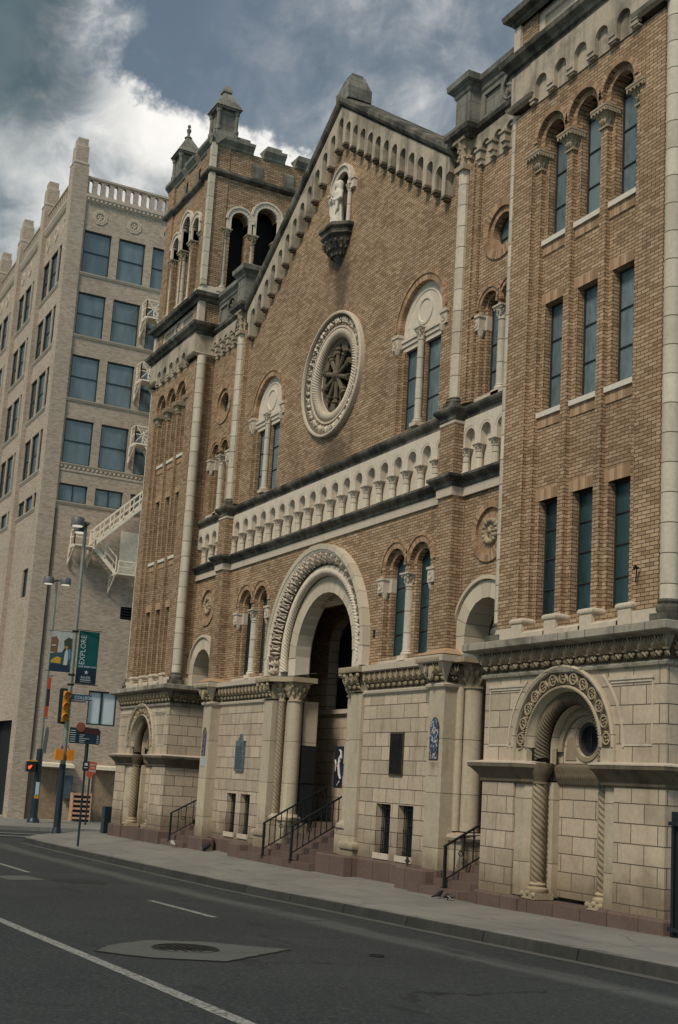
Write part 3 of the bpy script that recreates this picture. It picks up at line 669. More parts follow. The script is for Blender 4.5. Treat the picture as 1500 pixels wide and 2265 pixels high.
    for s_ in (-1, 1):
        for q0, q1, d0 in ((1.12, 1.20, -.05), (.86, 1.12, 0), (.60, .64, .28)): ao.mbox(T, bc+min(s_*q0, s_*q1), bc+max(s_*q0, s_*q1), .53, .76, d0, .36 if q0 < .7 else .1)
    ao.build('niche_arch', 'shaft', C, smooth=True, sharp=40)
    ao = MB()
    for i in range(13):
        an = PI*(i+.5)/13; ca, cb = bc+1.01*math.cos(an), .76+1.01*math.sin(an)
        ao.ring(ca, cb, [(.088, 0), (.088, -.025), (.068, -.025), (.066, 0)], T, 0, 2*PI, 14)
        for q in range(4): ao.leaf(T, ca, cb, an+PI/4+q*PI/2, .062, .045, 0, .03)
        an2 = PI*(i+1)/13
        for q in (-1, 1): ao.leaf(T, bc+.92*math.cos(an2), .76+.92*math.sin(an2), an2+q*.3, .17, .05, 0, .03)
    for i in range(70):
        an = PI*(i+.5)/70; p = T(bc+.875*math.cos(an), .76+.875*math.sin(an), -.035); ao.ball(p, .013, 4)
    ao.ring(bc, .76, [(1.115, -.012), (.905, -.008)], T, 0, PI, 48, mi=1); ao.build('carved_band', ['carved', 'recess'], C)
    MB().rope(bc, .76, .745, .105, .20, T, R(-13), PI+R(13), n=440, lobes=6, pitch=.060, depth=.17, m_=36).build('rope_moulding', 'impost', C, smooth=True, sharp=80)
    # imposts
    im = MB(); prof = [(0, .22), (.03, .25), (.03, .28), (.02, .29), (.06, .34), (.13, .42), (.18, .46), (.185, .51), (.17, .525), (-.05, .56)]
    im.sweep([(cx-bx, 13.0), (cx-bx, YB), (cx+bc-.93, YB), (cx+bc-.72, 11.66)], prof); im.build('impost', 'impost', C, smooth=True, sharp=35); im = MB(); im.sweep([(cx+bc+.72, 11.66), (cx+bc+.93, YB), (cx+bx, YB), (cx+bx, 13.0)], prof)
    im.build('impost', 'impost', C, smooth=True, sharp=35); im = MB(); im.sweep([(cx+bc-.62, 11.84), (cx+bc+.62, 11.84)], [(0, .22), (.03, .25), (.04, .30), (.10, .44), (.10, .50), (0, .54)])
    for s_ in (-1, 1): im.lathe(cx+bc+s_*.76, 11.60, [(.10, .20), (.12, .23), (.10, .26), (.14, .36), (.20, .46), (.20, .54)], 14)
    for i in range(28): im.leaf(F(11.77), bc-.6+1.2*i/28, .30, R(90), .17, .035, 0, .02)
    im.build('impost', 'impost', C, smooth=True, sharp=35)
    MB().sweep([(cx-bx, 13.0), (cx-bx, YB), (cx+bc-.93, YB), (cx+bc-.72, 11.66)], [(.19, .512), (.19, .53), (.0, .562)]).build('impost_top', 'stone', C); MB().sweep([(cx+bc+.72, 11.66), (cx+bc+.93, YB), (cx+bx, YB), (cx+bx, 13.0)], [(.19, .512), (.19, .53), (.0, .562)]).build('impost_top', 'stone', C)
    # sunk panels beside the arch
    for (p0, p1, zb) in ((-1.95, -1.08, .80), (.98, 1.83, .80)):
        pn = MB()
        lo = p0 < 0
        pn.mbox(F(YB), p0-.03, p1+.03, 1.68, 1.73, -.03, .02); pn.mbox(F(YB), p0-.0, p1, 1.64, 1.68, -.015, .02)
        e = (p0 if lo else p1); pn.mbox(F(YB), e-.012, e+.012, zb, 1.66, -.012, .02)
        q0, q1 = (p0, bc-1.32) if lo else (bc+1.32, p1); pn.mbox(F(YB), q0, q1, zb-.02, zb+.012, -.012, .02)
        pn.ring(bc, .76, [(1.36, .01), (1.36, -.014), (1.325, -.014), (1.325, .01)], F(YB), *((PI*.73, PI) if lo else (0, PI*.27)), 12)
        pn.build('panel_moulding', 'stone', C)
    # carved frieze and coping
    pth = [(cx-bx, 15.2), (cx-bx, YB), (cx+bx, YB), (cx+bx, 15.2)]
    MB().sweep(pth, [(0, 1.82), (.05, 1.85), (.06, 1.89), (.01, 1.92), (.02, 1.95), (.14, 2.22), (.19, 2.24), (.28, 2.262), (.30, 2.28), (.30, 2.38), (.28, 2.392), (-.35, 2.42)]).build('coping', 'coping', C)
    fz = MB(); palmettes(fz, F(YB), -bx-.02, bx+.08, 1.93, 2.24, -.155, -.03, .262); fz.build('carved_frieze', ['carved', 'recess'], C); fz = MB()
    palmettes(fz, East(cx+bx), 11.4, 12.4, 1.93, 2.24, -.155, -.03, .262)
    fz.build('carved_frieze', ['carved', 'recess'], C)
    gp = MB().sweep([(cx-bx, 15.2), (cx-bx, YB-.0), (cx+bc-.98, YB), (cx+bc-.98, YB+.02)], [(0, -1.9), (.06, -1.9), (.06, -1.47), (.04, -1.44), (-.02, -1.43)])
    gp.build('granite_plinth', 'granite', C); gp = MB(); gp.sweep([(cx+bc+.98, YB+.02), (cx+bc+.98, YB), (cx+bx, YB), (cx+bx, 15.2)], [(0, -1.9), (.06, -1.9), (.06, -1.44), (.04, -1.41), (-.02, -1.40)])
    gp.build('granite_plinth', 'granite', C)
    MB().box(cx+bc-.979, cx+bc+.979, 11.38, 12.0, -1.9, -1.46).build('door_step', 'granite', C)
tower(9.48, False)
tower(-9.48, True)
# ---------------------------------------------------------------- gable and flanks
AX = -.06; AZ = 15.33; SL = .7045; K = .379
def crown(k): return AZ-.2672*abs(k)
def bigwin(c):
    return [(c-.81, 7.0), (c+.81, 7.0), (c+.81, 9.2)]+arcpts(c, 9.2, .81, 0, PI, 18)[1:-1]+[(c-.81, 9.2)]
BW = (-3.53, 3.79)
LP = (-3.60, 3.755)
FP = (-6.66, 6.50)
wl = MB()
out_ = [(-5.6, 6.9), (5.66, 6.9), (5.66, 12.2), (5.0, 12.2), (AX, 15.6), (-5.12, 12.1), (-5.6, 12.1)]
niche_h = archhole(-.33, .33, 12.55, 13.62, 14)
wl.plate(out_, [bigwin(BW[0]), bigwin(BW[1]), circ(.055, 9.07, 1.02, 40), niche_h], 0, .10, FG)
def pairu(c, z0, zi, zc, r_, sp):
    o = [(c-sp-r_, z0), (c+sp+r_, z0), (c+sp+r_, zc)]+arcpts(c+sp, zc, r_, 0, PI, 12)[1:-1]+[(c+sp-r_, zc), (c+sp-r_, zi), (c-sp+r_, zi), (c-sp+r_, zc)]
    return [o+arcpts(c-sp, zc, r_, 0, PI, 12)[1:-1]+[(c-sp-r_, zc)]]
def pair(c, z0, zc, r_, sp): return [archhole(c-sp-r_, c-sp+r_, z0, zc, 12), archhole(c+sp-r_, c+sp+r_, z0, zc, 12)]
# lower centre, with the portal and two twin lights
hol = []
for c in LP: hol += pairu(c, 2.52, 4.06, 4.26, .38, .465)
wl.plate([(-5.6, 2.38), (-2.25, 2.38), (-2.25, 2.79)]+arcpts(.07, 2.79, 2.32, PI, 0, 30)[1:-1]+[(2.39, 2.79), (2.39, 2.38), (5.66, 2.38), (5.66, 5.3), (-5.6, 5.3)], hol, 0, .10, FG)
for c in LP: wl.plate(rect(c-.9, c+.9, 2.5, 4.9), pair(c, 2.52, 4.26, .265, .465), 0, .25, Front(YG+.10))
wl.plate(rect(-5.6, 5.66, 5.3, 6.9), [], .1, .2, FG)
# flanks
for sgn, c in ((-1, FP[0]), (1, FP[1])):
    a0, a1 = (c-1.0, -5.4) if sgn < 0 else (5.4, 7.75)
    if sgn < 0: a0 = -7.75
    wl.plate(rect(a0, a1, 6.9, 12.3), [circ(c, 10.09, .42, 28)]+pairu(c, 7.06, 8.58, 8.72, .27, .31), 0, .10, Front(11.97))
    wl.plate(rect(c-.62, c+.62, 7.0, 9.2), pair(c, 7.06, 8.72, .20, .31), 0, .2, Front(12.07))
    wl.plate(circ(c, 10.09, .44, 28), [circ(c, 10.09, .31, 28)], .10, .25, Front(11.97))
    wl.plate([(a0, 2.3), (c-.66, 2.3), (c-.66, 2.7)]+arcpts(c, 2.7, .66, PI, 0, 20)[1:-1]+[(c+.66, 2.7), (c+.66, 2.3), (a1, 2.3), (a1, 5.3), (a0, 5.3)], [circ(c, 4.5, .42, 28)], 0, .10, Front(11.97))
    wl.plate(circ(c, 4.5, .43, 24), [], .06, .1, Front(11.97), sides=False)
    wl.plate(rect(a0, a1, 5.3, 6.9), [], .1, .2, Front(11.97))
# brick strips beside the corner colonnettes, pedestals and lower pilasters
for s_ in (-1, 1):
    x = s_*5.38
    wl.box(x-.30, x+.30, 11.86, 12.0, 7.0, 11.7)
    if s_ > 0: wl.box(x+.20, x+.42, 11.90, 12.0, 7.0, 11.6)
    wl.box(x-.245, x+.245, 11.70, 12.0, 5.62, 6.70)
    wl.box(x-.245, x+.245, 11.72, 12.0, 2.38, 5.28)
wl.build('facade_wall', 'brick', C)
# solid core behind (nave front) and roofs
cr = MB(); cr.plate([(-5.6, 3.9), (5.6, 3.9), (5.6, 12.2), (AX, 15.5), (-5.6, 12.2)], [], 0, .1, Front(12.35)); cr.build('nave_wall', 'brick', C)
rf = MB(); rf.add([(-5.6, 12.4, 11.6), (AX, 12.4, 15.45), (AX, 30, 15.45), (-5.6, 30, 11.6), (5.6, 12.4, 11.6), (5.6, 30, 11.6)], [[0, 1, 2, 3], [1, 4, 5, 2]])
rf.build('roof', 'soot2', C)
# rafters of the gable: raking cornice
rc = MB()
prof = [(.10, -.16), (-.03, -.16), (-.05, -.08), (-.10, -.05), (-.11, .02), (-.22, .08), (-.25, .14), (-.25, .24), (-.12, .29), (.5, .31)]
for s_ in (-1, 1):
    ax2 = 5.02 if s_ > 0 else -5.05
    zE = 15.68-SL*abs(ax2-AX)
    vs = [(AX, YG+d, 15.62+z) for d, z in prof]+[(ax2, YG+d, zE+z-.06) for d, z in prof]
    n = len(prof); rc.add(vs, [[j, j+1, n+j+1, n+j] for j in range(n-1)]+[[n+j for j in range(n)]])
rc.build('raking_cornice', 'soot', C)
fx = MB()
fx.lathe(.0, 12.05, [(.44, 15.7), (.44, 16.0), (.40, 16.05), (.26, 16.34), (.2, 16.36)], 4, a0=PI/4, a1=2*PI+PI/4); fx.box(-.14, .14, 11.9, 12.2, 16.35, 16.42)
fx.build('apex_block', 'soot2', C)
# corbel arcade under the rake
ca_ = MB(); bk = MB(); ck_ = MB()
r_ = .122
TA = Front(11.79)
for k in range(-14, 14):
    # stem between crown k and k+1, centre at (k+.5)
    xc = AX+(k+.5)*K; zl, zr = crown(k), crown(k+1)
    kk = k+.5; zb = 14.62-.2672*(abs(kk)-.5)-(.0 if abs(kk) > .6 else 0)
    x0, x1 = xc-K/2, xc+K/2
    if x0 < -5.2 or x1 > 5.12: continue
    tl, trr = 15.62-SL*abs(x0-AX), 15.62-SL*abs(x1-AX)
    poly = [(x0, tl), (x0, zl)]+[(x0+r_*math.sin(t), zl-r_+r_*math.cos(t)) for t in (PI*.17, PI*.33, PI*.5)]+[(x0+r_, zb), (x1-r_, zb)]+[(x1-r_*math.sin(t), zr-r_+r_*math.cos(t)) for t in (PI*.5, PI*.33, PI*.17)]+[(x1, zr), (x1, trr)]
    if k == 0 or k == -1: pass
    if x0 < AX < x1: poly += [(AX, 15.62)]
    ca_.plate(poly, [], 0, .15, TA)
    ck_ = MB(); ck_.mbox(TA, x0+r_-.008, x1-r_+.008, zb-.045, zb+.008, -.008, .14); ck_.mbox(TA, x0+r_+.01, x1-r_-.01, zb-.09, zb-.045, .04, .14); ck_.build('corbel', 'impost', C)
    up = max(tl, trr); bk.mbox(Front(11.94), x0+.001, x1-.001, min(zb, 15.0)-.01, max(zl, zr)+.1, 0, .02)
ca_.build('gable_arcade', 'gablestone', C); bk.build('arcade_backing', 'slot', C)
# ---------------------------------------------------------------- great windows beside the rose
for c in BW:
    st = MB()
    st.plate([(c-.82, 8.98), (c+.82, 8.98), (c+.82, 9.2)]+arcpts(c, 9.2, .82, 0, PI, 18)[1:-1]+[(c-.82, 9.2)], [], 0, .1, Front(12.05))
    T = Front(12.05)
    st.ring(c, 9.42, [(.29, 0), (.29, -.02), (.24, -.025), (.22, 0)], T, 0, 2*PI, 28)
    st.ring(c, 9.2, [(.64, 0), (.63, -.018), (.60, 0)], T, 0, PI, 28)
    st.mbox(T, c-.82, c+.82, 8.74, 8.84, -.0, .1); st.mbox(T, c-.82, c+.82, 8.84, 8.93, -.03, .1); st.mbox(T, c-.82, c+.82, 8.93, 9.0, -.06, .1)
    st.build('tympanum', 'pale', C)
    v = MB(); voussoirs(v, FG, c, 9.2, .80, .93, -.006, .10, 44); voussoirs(v, FG, c, 9.2, .93, .985, -.03, .04, 54)
    v.build('arch_brickwork', 'vous', C)
    for s_ in (-1, 1):
        im = MB()
        x0, x1 = sorted((c+s_*.80, c+s_*1.03)); im.mbox(FG, x0, x1, 8.82, 9.05, -.04, .12); im.mbox(FG, x0-.02, x1+.02, 9.05, 9.11, -.065, .12)
        im.ring((x0+x1)/2, 8.94, [(.07, 0), (.07, -.014), (.045, -.014), (.04, 0)], Front(YG-.04), 0, 2*PI, 14); im.leaf(Front(YG-.04), (x0+x1)/2-.045, 8.94, 0, .09, .05, 0, .02)
        im.lathe(c+s_*.86, YG, [(.01, 8.66), (.05, 8.70), (.09, 8.82)], 8)
        im.build('impost_block', 'stone', C)
    jb = MB()
    for s_ in (-1, 1): x0, x1 = sorted((c+s_*.70, c+s_*.83)); jb.mbox(Front(12.03), x0, x1, 7.0, 8.75, 0, .2)
    x0, x1 = c-.09, c+.09; jb.mbox(Front(12.06), x0, x1, 7.0, 8.75, 0, .15)
    jb.build('window_jamb', 'brick', C)
    for s_ in (-1, 1):
        x0, x1 = sorted((c+s_*.09, c+s_*.71)); window(C, Front(12.15), rect(x0, x1, 7.0, 8.75), 0, bars=(7.58, 8.16))
    o = MB().lathe(c, 11.99, [(.075, 7.16), (.07, 8.80)], 12).build('column', 'drum', C, smooth=True)
    q = MB(); capital(q, c, 11.99, 8.78, 9.04, .07, .12, 6); q.build('capital', 'stone', o)
    q = MB(); colbase(q, c, 11.99, 7.0, .08, .12, .17); q.build('base', 'stone', o, smooth=True)
# ---------------------------------------------------------------- rose
rs = MB(); rcx, rcz = .055, 9.07; T = FG
rs.ring(rcx, rcz, [(1.44, .02), (1.44, -.10), (1.42, -.12), (1.38, -.12), (1.37, -.07), (1.26, -.01), (1.13, .02), (1.12, -.03), (1.08, -.03), (1.07, .03)], T, 0, 2*PI, 72)
rs.ring(rcx, rcz, [(.90, .10), (.87, .13), (.84, .14), (.83, .30)], T, 0, 2*PI, 64)
rose = rs.build('rose_window', 'stone', C, smooth=True, sharp=35)
cv = MB()
for i in range(44):
    an = 2*PI*i/44
    for dr, sgn in ((1.14, 1),):
        cv.leaf(T, rcx+1.14*math.cos(an), rcz+1.14*math.sin(an), an+.25*(-1)**i, .21, .085, -.01, .08)
    cv.leaf(T, rcx+1.20*math.cos(an+.07), rcz+1.20*math.sin(an+.07), an+PI/2, .11, .055, -.02, .06)
    cv.ball(T(rcx+1.27*math.cos(an+.07), rcz+1.27*math.sin(an+.07), -.05), .022, 5)
cv.ring(rcx, rcz, [(1.368, -.072), (1.26, -.014), (1.132, .014)], T, 0, 2*PI, 72, mi=1)
cv.build('carved_band', ['pale', 'impost'], rose)
MB().rope(rcx, rcz, .97, .11, .07, T, 0, 2*PI, n=860, lobes=5, pitch=.065, depth=.17, m_=30).build('rope_moulding', 'stone', rose, smooth=True, sharp=80)
tr = MB(); T2 = Front(12.08)
loops = [circ(rcx, rcz, .62, 48)]
N8 = 10
big = circ(rcx, rcz, .82, 60); holes = []
for i in range(N8):
    an = 2*PI*(i+.5)/N8+PI/2
    def Pq(rr, t, an=an): return (rcx+rr*math.cos(an)-t*math.sin(an), rcz+rr*math.sin(an)+t*math.cos(an))
    holes.append([Pq(.12, -.025), Pq(.12, .025), Pq(.54, .150), Pq(.62, .125), Pq(.66, .0), Pq(.62, -.125), Pq(.54, -.150)][::-1])
    an3 = 2*PI*i/N8+PI/2; holes.append(circ(rcx+.70*math.cos(an3), rcz+.70*math.sin(an3), .065, 12))
tr.plate(big, holes, 0, .07, T2)
for i in range(N8):
    an = 2*PI*i/N8+PI/2; d_ = (math.cos(an), math.sin(an))
    p = [T2(rcx+d_[0]*q, rcz+d_[1]*q, -.045) for q in (.10, .50)]; tr.tube(p, .052, 8)
    for q0, q1, rr in ((.50, .53, .075), (.53, .60, .055), (.60, .64, .085)):
        tr.tube([T2(rcx+d_[0]*q0, rcz+d_[1]*q0, -.045), T2(rcx+d_[0]*q1, rcz+d_[1]*q1, -.045)], rr, 8)
tr.ball(T2(rcx, rcz, -.06), .12, 10); tr.ring(rcx, rcz, [(.13, -.02), (.13, -.10), (.09, -.12)], T2, 0, 2*PI, 20)
tr.build('tracery', 'impost', rose, smooth=True, sharp=35)
MB().plate(circ(rcx, rcz, .82, 40), [], .10, .12, T2, sides=False).build('pane', 'black', rose)
# ---------------------------------------------------------------- statue niche
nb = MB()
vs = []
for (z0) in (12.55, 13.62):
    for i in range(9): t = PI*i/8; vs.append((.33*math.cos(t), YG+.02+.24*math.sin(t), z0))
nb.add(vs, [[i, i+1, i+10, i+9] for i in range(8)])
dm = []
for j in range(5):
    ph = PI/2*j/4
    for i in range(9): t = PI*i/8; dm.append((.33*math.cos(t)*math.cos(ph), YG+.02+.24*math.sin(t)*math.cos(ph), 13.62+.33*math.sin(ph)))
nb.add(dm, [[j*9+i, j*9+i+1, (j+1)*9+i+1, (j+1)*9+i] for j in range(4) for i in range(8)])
nb.build('niche_shell', 'recess', C, smooth=True); nb = MB()  # darkness of the niche painted in with the recess stone
nb.ring(0, 13.62, [(.52, .02), (.52, -.12), (.47, -.13), (.46, -.09), (.34, -.08), (.33, .03)], FG, 0, PI, 24)
for s_ in (-1, 1):
    x0, x1 = sorted((s_*.33, s_*.50)); nb.mbox(FG, x0, x1, 13.50, 13.62, -.10, .05)
    x0, x1 = sorted((s_*.45, s_*.62)); nb.mbox(FG, x0, x1, 13.38, 13.60, -.08, .05); nb.mbox(FG, x0-.02, x1+.02, 13.58, 13.62, -.11, .05)
nb.build('statue_niche', 'pale', C, smooth=True, sharp=35)
for s_ in (-1, 1):
    o = MB().lathe(s_*.38, YG-.04, [(.055, 12.6), (.05, 13.38)], 10).build('column', 'drum', C, smooth=True)
    q = MB(); capital(q, s_*.38, YG-.04, 13.34, 13.52, .05, .075, 6); q.build('capital', 'stone', o)
sh = MB()
hx = lambda k: [(-.58*k, YG+.01), (-.58*k, YG-.12*k), (-.30*k, YG-.42*k), (.30*k, YG-.42*k), (.58*k, YG-.12*k), (.58*k, YG+.01)]
lv = [(1.0, 12.55), (1.04, 12.52), (1.04, 12.46), (.92, 12.42), (.90, 12.34), (.95, 12.30), (.80, 12.24), (.72, 12.12), (.52, 11.98), (.32, 11.86), (.20, 11.80), (.22, 11.76), (.10, 11.68), (.03, 11.58)]
vs = [(x, y, z) for k, z in lv for x, y in hx(k)]
sh.add(vs, [[j*6+i, j*6+i+1, (j+1)*6+i+1, (j+1)*6+i] for j in range(len(lv)-1) for i in range(5)]+[[0, 1, 2, 3, 4, 5]])
for i in range(9):
    t = PI*(i+.5)/9; q = .62
    for z, s2 in ((12.14, .62), (12.02, .46), (11.90, .32)):
        sh.ball((math.cos(t)*s2*.75, YG-math.sin(t)*s2*.62, z), .045, 5)
sh.build('statue_bracket', 'soot', C, smooth=True, sharp=30)
# ---------------------------------------------------------------- ledges and blind arcade
def zig(x0, x1, yw, yp, caps, end0=None, end1=None):
    """wall line with forward breaks round the pedestals at +-5.38"""
    p = []
    if end0: p.append(end0)
    p.append((x0, yw))
    for c in caps: p += [(c-.245, yw), (c-.245, yp), (c+.245, yp), (c+.245, yw)]
    p.append((x1, yw))
    if end1: p.append(end1)
    return p
path = zig(-7.6, 7.6, 11.93, 11.70, (-5.38, 5.38))
MB().sweep(path, [(0, 6.66), (.015, 6.69), (.02, 6.76), (.09, 6.82), (.11, 6.86), (.11, 6.90), (.0, 6.94), (-.1, 6.96)]).build('arcade_cornice', 'soot', C)
MB().sweep(path, [(0, 5.25), (.02, 5.26), (.02, 5.42), (0, 5.43)]).build('string_fascia', 'stone', C)
MB().sweep(path, [(0, 5.42), (.03, 5.422), (.05, 5.44), (.06, 5.50), (.13, 5.54), (.16, 5.58), (.16, 5.625), (0, 5.655), (-.1, 5.66)]).build('string_course', 'soot', C)
MB().sweep(path, [(0, 6.60), (.012, 6.61), (.012, 6.655), (0, 6.66)]).build('arcade_fascia', 'stone', C)
def barcade(cs, x0, x1, name='blind_arcade'):
    fr = MB(); r0 = .155; poly = [(x0, 6.68), (x0, 6.14)]
    for c in cs: poly += [(c-r0, 6.14), (c-r0, 6.33)]+arcpts(c, 6.33, r0, PI, 0, 12)[1:-1]+[(c+r0, 6.33), (c+r0, 6.14)]
    poly += [(x1, 6.14), (x1, 6.68)]
    fr.plate(poly, [], 0, .14, Front(11.90)); fr.plate(rect(x0, x1, 5.6, 6.7), [], 0, .02, Front(12.035))
    for c in cs: fr.ring(c, 6.33, [(.215, 0), (.215, -.006), (.20, -.006)], Front(11.90), R(8), R(172), 12)
    fr.build(name, 'pale', C)
cs = [ -4.86+.5415*i for i in range(19)]
barcade(cs, -5.14, 5.14); barcade([5.62+.21+.5*i for i in range(4)], 5.62, 7.6); barcade([-7.42+.5*i for i in range(4)], -7.62, -5.62)
colx = [cs[0]-.27+.5415*i for i in range(20)] + [5.62+.21+.25+.5*i for i in range(3)] + [5.66] + [-7.42+.25+.5*i for i in range(4)]
proto = None
pm = [MB().lathe(0, 0, [(.068, 5.70), (.062, 6.02)], 10), MB(), MB()]
capital(pm[1], 0, 0, 6.0, 6.14, .062, .10, 6); colbase(pm[2], 0, 0, 5.62, .065, .09, .09)
for i, x in enumerate(colx):
    if i == 0:
        pr_ = []
        o = bpy.data.objects.new('colonnette', pm[0].build('tmp_a', 'drum').data); q1 = pm[1].build('tmp_b', 'stone').data; q2 = pm[2].build('tmp_c', 'pale').data
        for nm in ('tmp_a', 'tmp_b', 'tmp_c'): bpy.data.objects.remove(bpy.data.objects[nm])
        me0 = o.data; bpy.data.objects.remove(o)
    o = bpy.data.objects.new('colonnette', me0); col.objects.link(o); o.parent = C
    o.location = Vector((x*S, 11.955*S, 0))-Vector(C['_b'])
    for me_, nm in ((q1, 'capital'), (q2, 'base')):
        c_ = bpy.data.objects.new(nm, me_); col.objects.link(c_); c_.parent = o
# corner colonnettes of the gable
for s_ in (-1, 1):
    x = s_*5.36
    o = MB().lathe(x, 11.86, [(.125, 7.10), (.125, 11.66)], 8, a0=PI/8, a1=2*PI+PI/8).build('gable_shaft', 'drum', C)
    q = MB(); q.box(x-.16, x+.16, 11.70, 12.02, 11.62, 11.72); q.lathe(x, 11.86, [(.11, 11.72), (.12, 11.95), (.17, 12.12), (.20, 12.22)], 16, rf=lambda a, z, r: r*(1+.10*math.cos(8*a)))
    for i in range(8):
        for zz in (11.80, 11.98): a = PI/4*i; q.ball((x+.16*math.cos(a), 11.86+.16*math.sin(a), zz+.08), .035, 5)
    q.box(x-.2, x+.2, 11.66, 12.06, 12.2, 12.27); q.build('capital', 'carved', o)
    q = MB(); colbase(q, x, 11.86, 6.94, .13, .17, .20); q.build('base', 'soot', o, smooth=True)
# flank cornices, corner blocks, parapets, small corbel arcades
for s_ in (-1, 1):
    xb = s_*5.37; xo = s_*7.62
    if s_ > 0: pt = [(xb-.27, 12.2), (xb-.27, 11.72), (xb+.27, 11.72), (xb+.27, 11.95), (xo, 11.95)]
    else: pt = [(xo, 11.95), (xb-.27, 11.95), (xb-.27, 11.72), (xb+.27, 11.72), (xb+.27, 12.2)]
    MB().sweep(pt, [(0, 12.20), (.04, 12.22), (.05, 12.27), (.14, 12.34), (.15, 12.42), (.05, 12.46), (.03, 12.52), (-.3, 12.53)]).build('flank_cornice', 'soot', C)
    bl = MB(); bl.box(xb-.235, xb+.235, 11.72, 12.3, 12.5, 13.22)
    bl.sweep([(xb-.235, 12.3), (xb-.235, 11.72), (xb+.235, 11.72), (xb+.235, 12.3)], [(0, 13.16), (.03, 13.20), (.04, 13.26), (.14, 13.36), (.15, 13.48), (.12, 13.51), (-.235, 13.53)])
    x0, x1 = sorted((xb+s_*.235, xo)); mid = (x0+x1)/2
    T = Front(11.97)
    bl.plate(rect(x0, x1, 12.5, 13.25), [rect(x0+.14, mid-.35, 12.66, 13.08), rect(mid+.35, x1-.14, 12.66, 13.08), circ(mid, 12.87, .25, 20)], 0, .05, T)
    bl.mbox(T, x0, x1, 12.5, 13.25, .05, .3)
    for q in range(6): bl.leaf(T, mid, 12.87, PI/6+PI/3*q, .235, .13, .03, .035)
    bl.ring(mid, 12.87, [(.27, 0), (.27, -.02), (.24, -.02), (.24, .02)], T, 0, 2*PI, 24)
    bl.sweep([(x0, 11.97), (x1, 11.97)], [(0, 13.16), (.03, 13.20), (.04, 13.26), (.12, 13.36), (.13, 13.46), (.10, 13.49), (-.3, 13.50)])
    # the parapet running back over the nave behind the gable
    y2 = 12.45; xa, xb2 = sorted((s_*3.0, s_*5.2))
    bl.box(xa, xb2, y2, y2+.25, 12.0, 13.12); bl.sweep([(xa, y2), (xb2, y2)], [(0, 13.0), (.03, 13.08), (.12, 13.2), (.12, 13.3), (-.25, 13.32)])
    bl.build('corner_parapet', 'soot2', C)
    fc = MB(); x0, x1 = sorted((s_*5.50, s_*7.62)); n = 5
    k = .395; st = [5.61+k*i if s_ > 0 else -7.42+k*i for i in range(5)]
    poly = [(x0, 12.24), (x0, 11.84)]
    for c in st: poly += [(c-.12, 11.84), (c-.12, 11.92)]+arcpts(c, 11.92, .12, PI, 0, 10)[1:-1]+[(c+.12, 11.92), (c+.12, 11.84)]
    poly += [(x1, 11.84), (x1, 12.24)]
    fc.plate(poly, [], 0, .1, Front(11.86)); fc.mbox(Front(11.955), x0, x1, 11.58, 12.24, 0, .03)
    for i in range(6):
        c = st[0]-k/2+k*i
        fc.mbox(Front(11.80), c-.10, c+.10, 11.86, 11.90, 0, .16); fc.mbox(Front(11.83), c-.075, c+.075, 11.70, 11.86, 0, .13); fc.mbox(Front(11.87), c-.06, c+.06, 11.60, 11.70, 0, .10)
    fc.build('corbel_frieze', 'gablestone', C)
# ---------------------------------------------------------------- flank openings
def twin(c, yA, z0, zc, r_, ring, sp, labelr, z_imp, glass, bars, cd, sill):
    T = Front(yA); v = MB()
    for s_ in (-1, 1):
        voussoirs(v, T, c+s_*sp, zc, r_+ .0, ring, .10-.012, .2, 20) if ring > r_ else None
        voussoirs(v, T, c+s_*sp, zc, ring, labelr, -.012, .08, 26)
        voussoirs(v, T, c+s_*sp, zc, labelr, labelr+.055, -.035, .04, 30)
    v.build('arch_brickwork', 'vous', C)
    for s_ in (-1, 1):
        im = MB()
        e = c+s_*(sp+ring)
        x0, x1 = sorted((e-s_*.02, e+s_*.20)); im.mbox(T, x0, x1, z_imp-.27, z_imp-.03, -.05, .14); im.mbox(T, x0-.02, x1+.02, z_imp-.03, z_imp+.02, -.07, .14)
        im.ring((x0+x1)/2, z_imp-.15, [(.075, 0), (.075, -.014), (.05, -.014), (.045, 0)], Front(yA-.05), 0, 2*PI, 14)
        for q in (-1, 1): im.leaf(Front(yA-.05), (x0+x1)/2, z_imp-.15, PI/2*q, .05, .04, 0, .02)
        im.lathe(e+s_*.02, yA+.03, [(.01, z_imp-.44), (.045, z_imp-.38), (.08, z_imp-.27)], 8)
        im.mbox(Front(yA+.1), *sorted((e-s_*.02, e-s_*(ring-r_)-s_*.005)), z_imp-.27, z_imp+.0, -.01, .15)
        im.build('impost_block', 'stone', C)
    for s_ in (-1, 1):
        window(C, Front(yA+.23), archhole(c+s_*sp-r_, c+s_*sp+r_, z0, zc, 12), 0, bars=bars, glass=glass)
    o = MB().lathe(c, yA+.08, [(cd*1.05, z0+.10), (cd, z_imp-.22)], 12).build('column', 'drum', C, smooth=True)
    q = MB(); capital(q, c, yA+.08, z_imp-.24, z_imp+.02, cd, cd*1.75, 6); q.build('capital', 'stone', o)
    q = MB(); colbase(q, c, yA+.08, z0-.10, cd*1.05, cd*1.6, .2); q.build('base', 'pale', o, smooth=True)
    s = MB(); a, b = c-sp-ring-.05, c+sp+ring+.05
    s.add([(a, yA-.04, sill-.08), (b, yA-.04, sill-.08), (b, yA-.04, sill+.02), (a, yA-.04, sill+.02), (b, yA+.24, z0+.02), (a, yA+.24, z0+.02)], [[0, 1, 2, 3], [3, 2, 4, 5], [0, 3, 5], [1, 4, 2]])
    s.build('window_sill', 'stone', C)
for c in LP: twin(c, YG, 2.52, 4.26, .265, .38, .465, .50, 4.08, 'glassd', (2.98, 3.44, 3.90), .085, 2.42)
for c in FP: twin(c, 11.97, 7.06, 8.72, .20, .27, .31, .34, 8.60, 'glass', (7.55, 8.05), .075, 7.0)
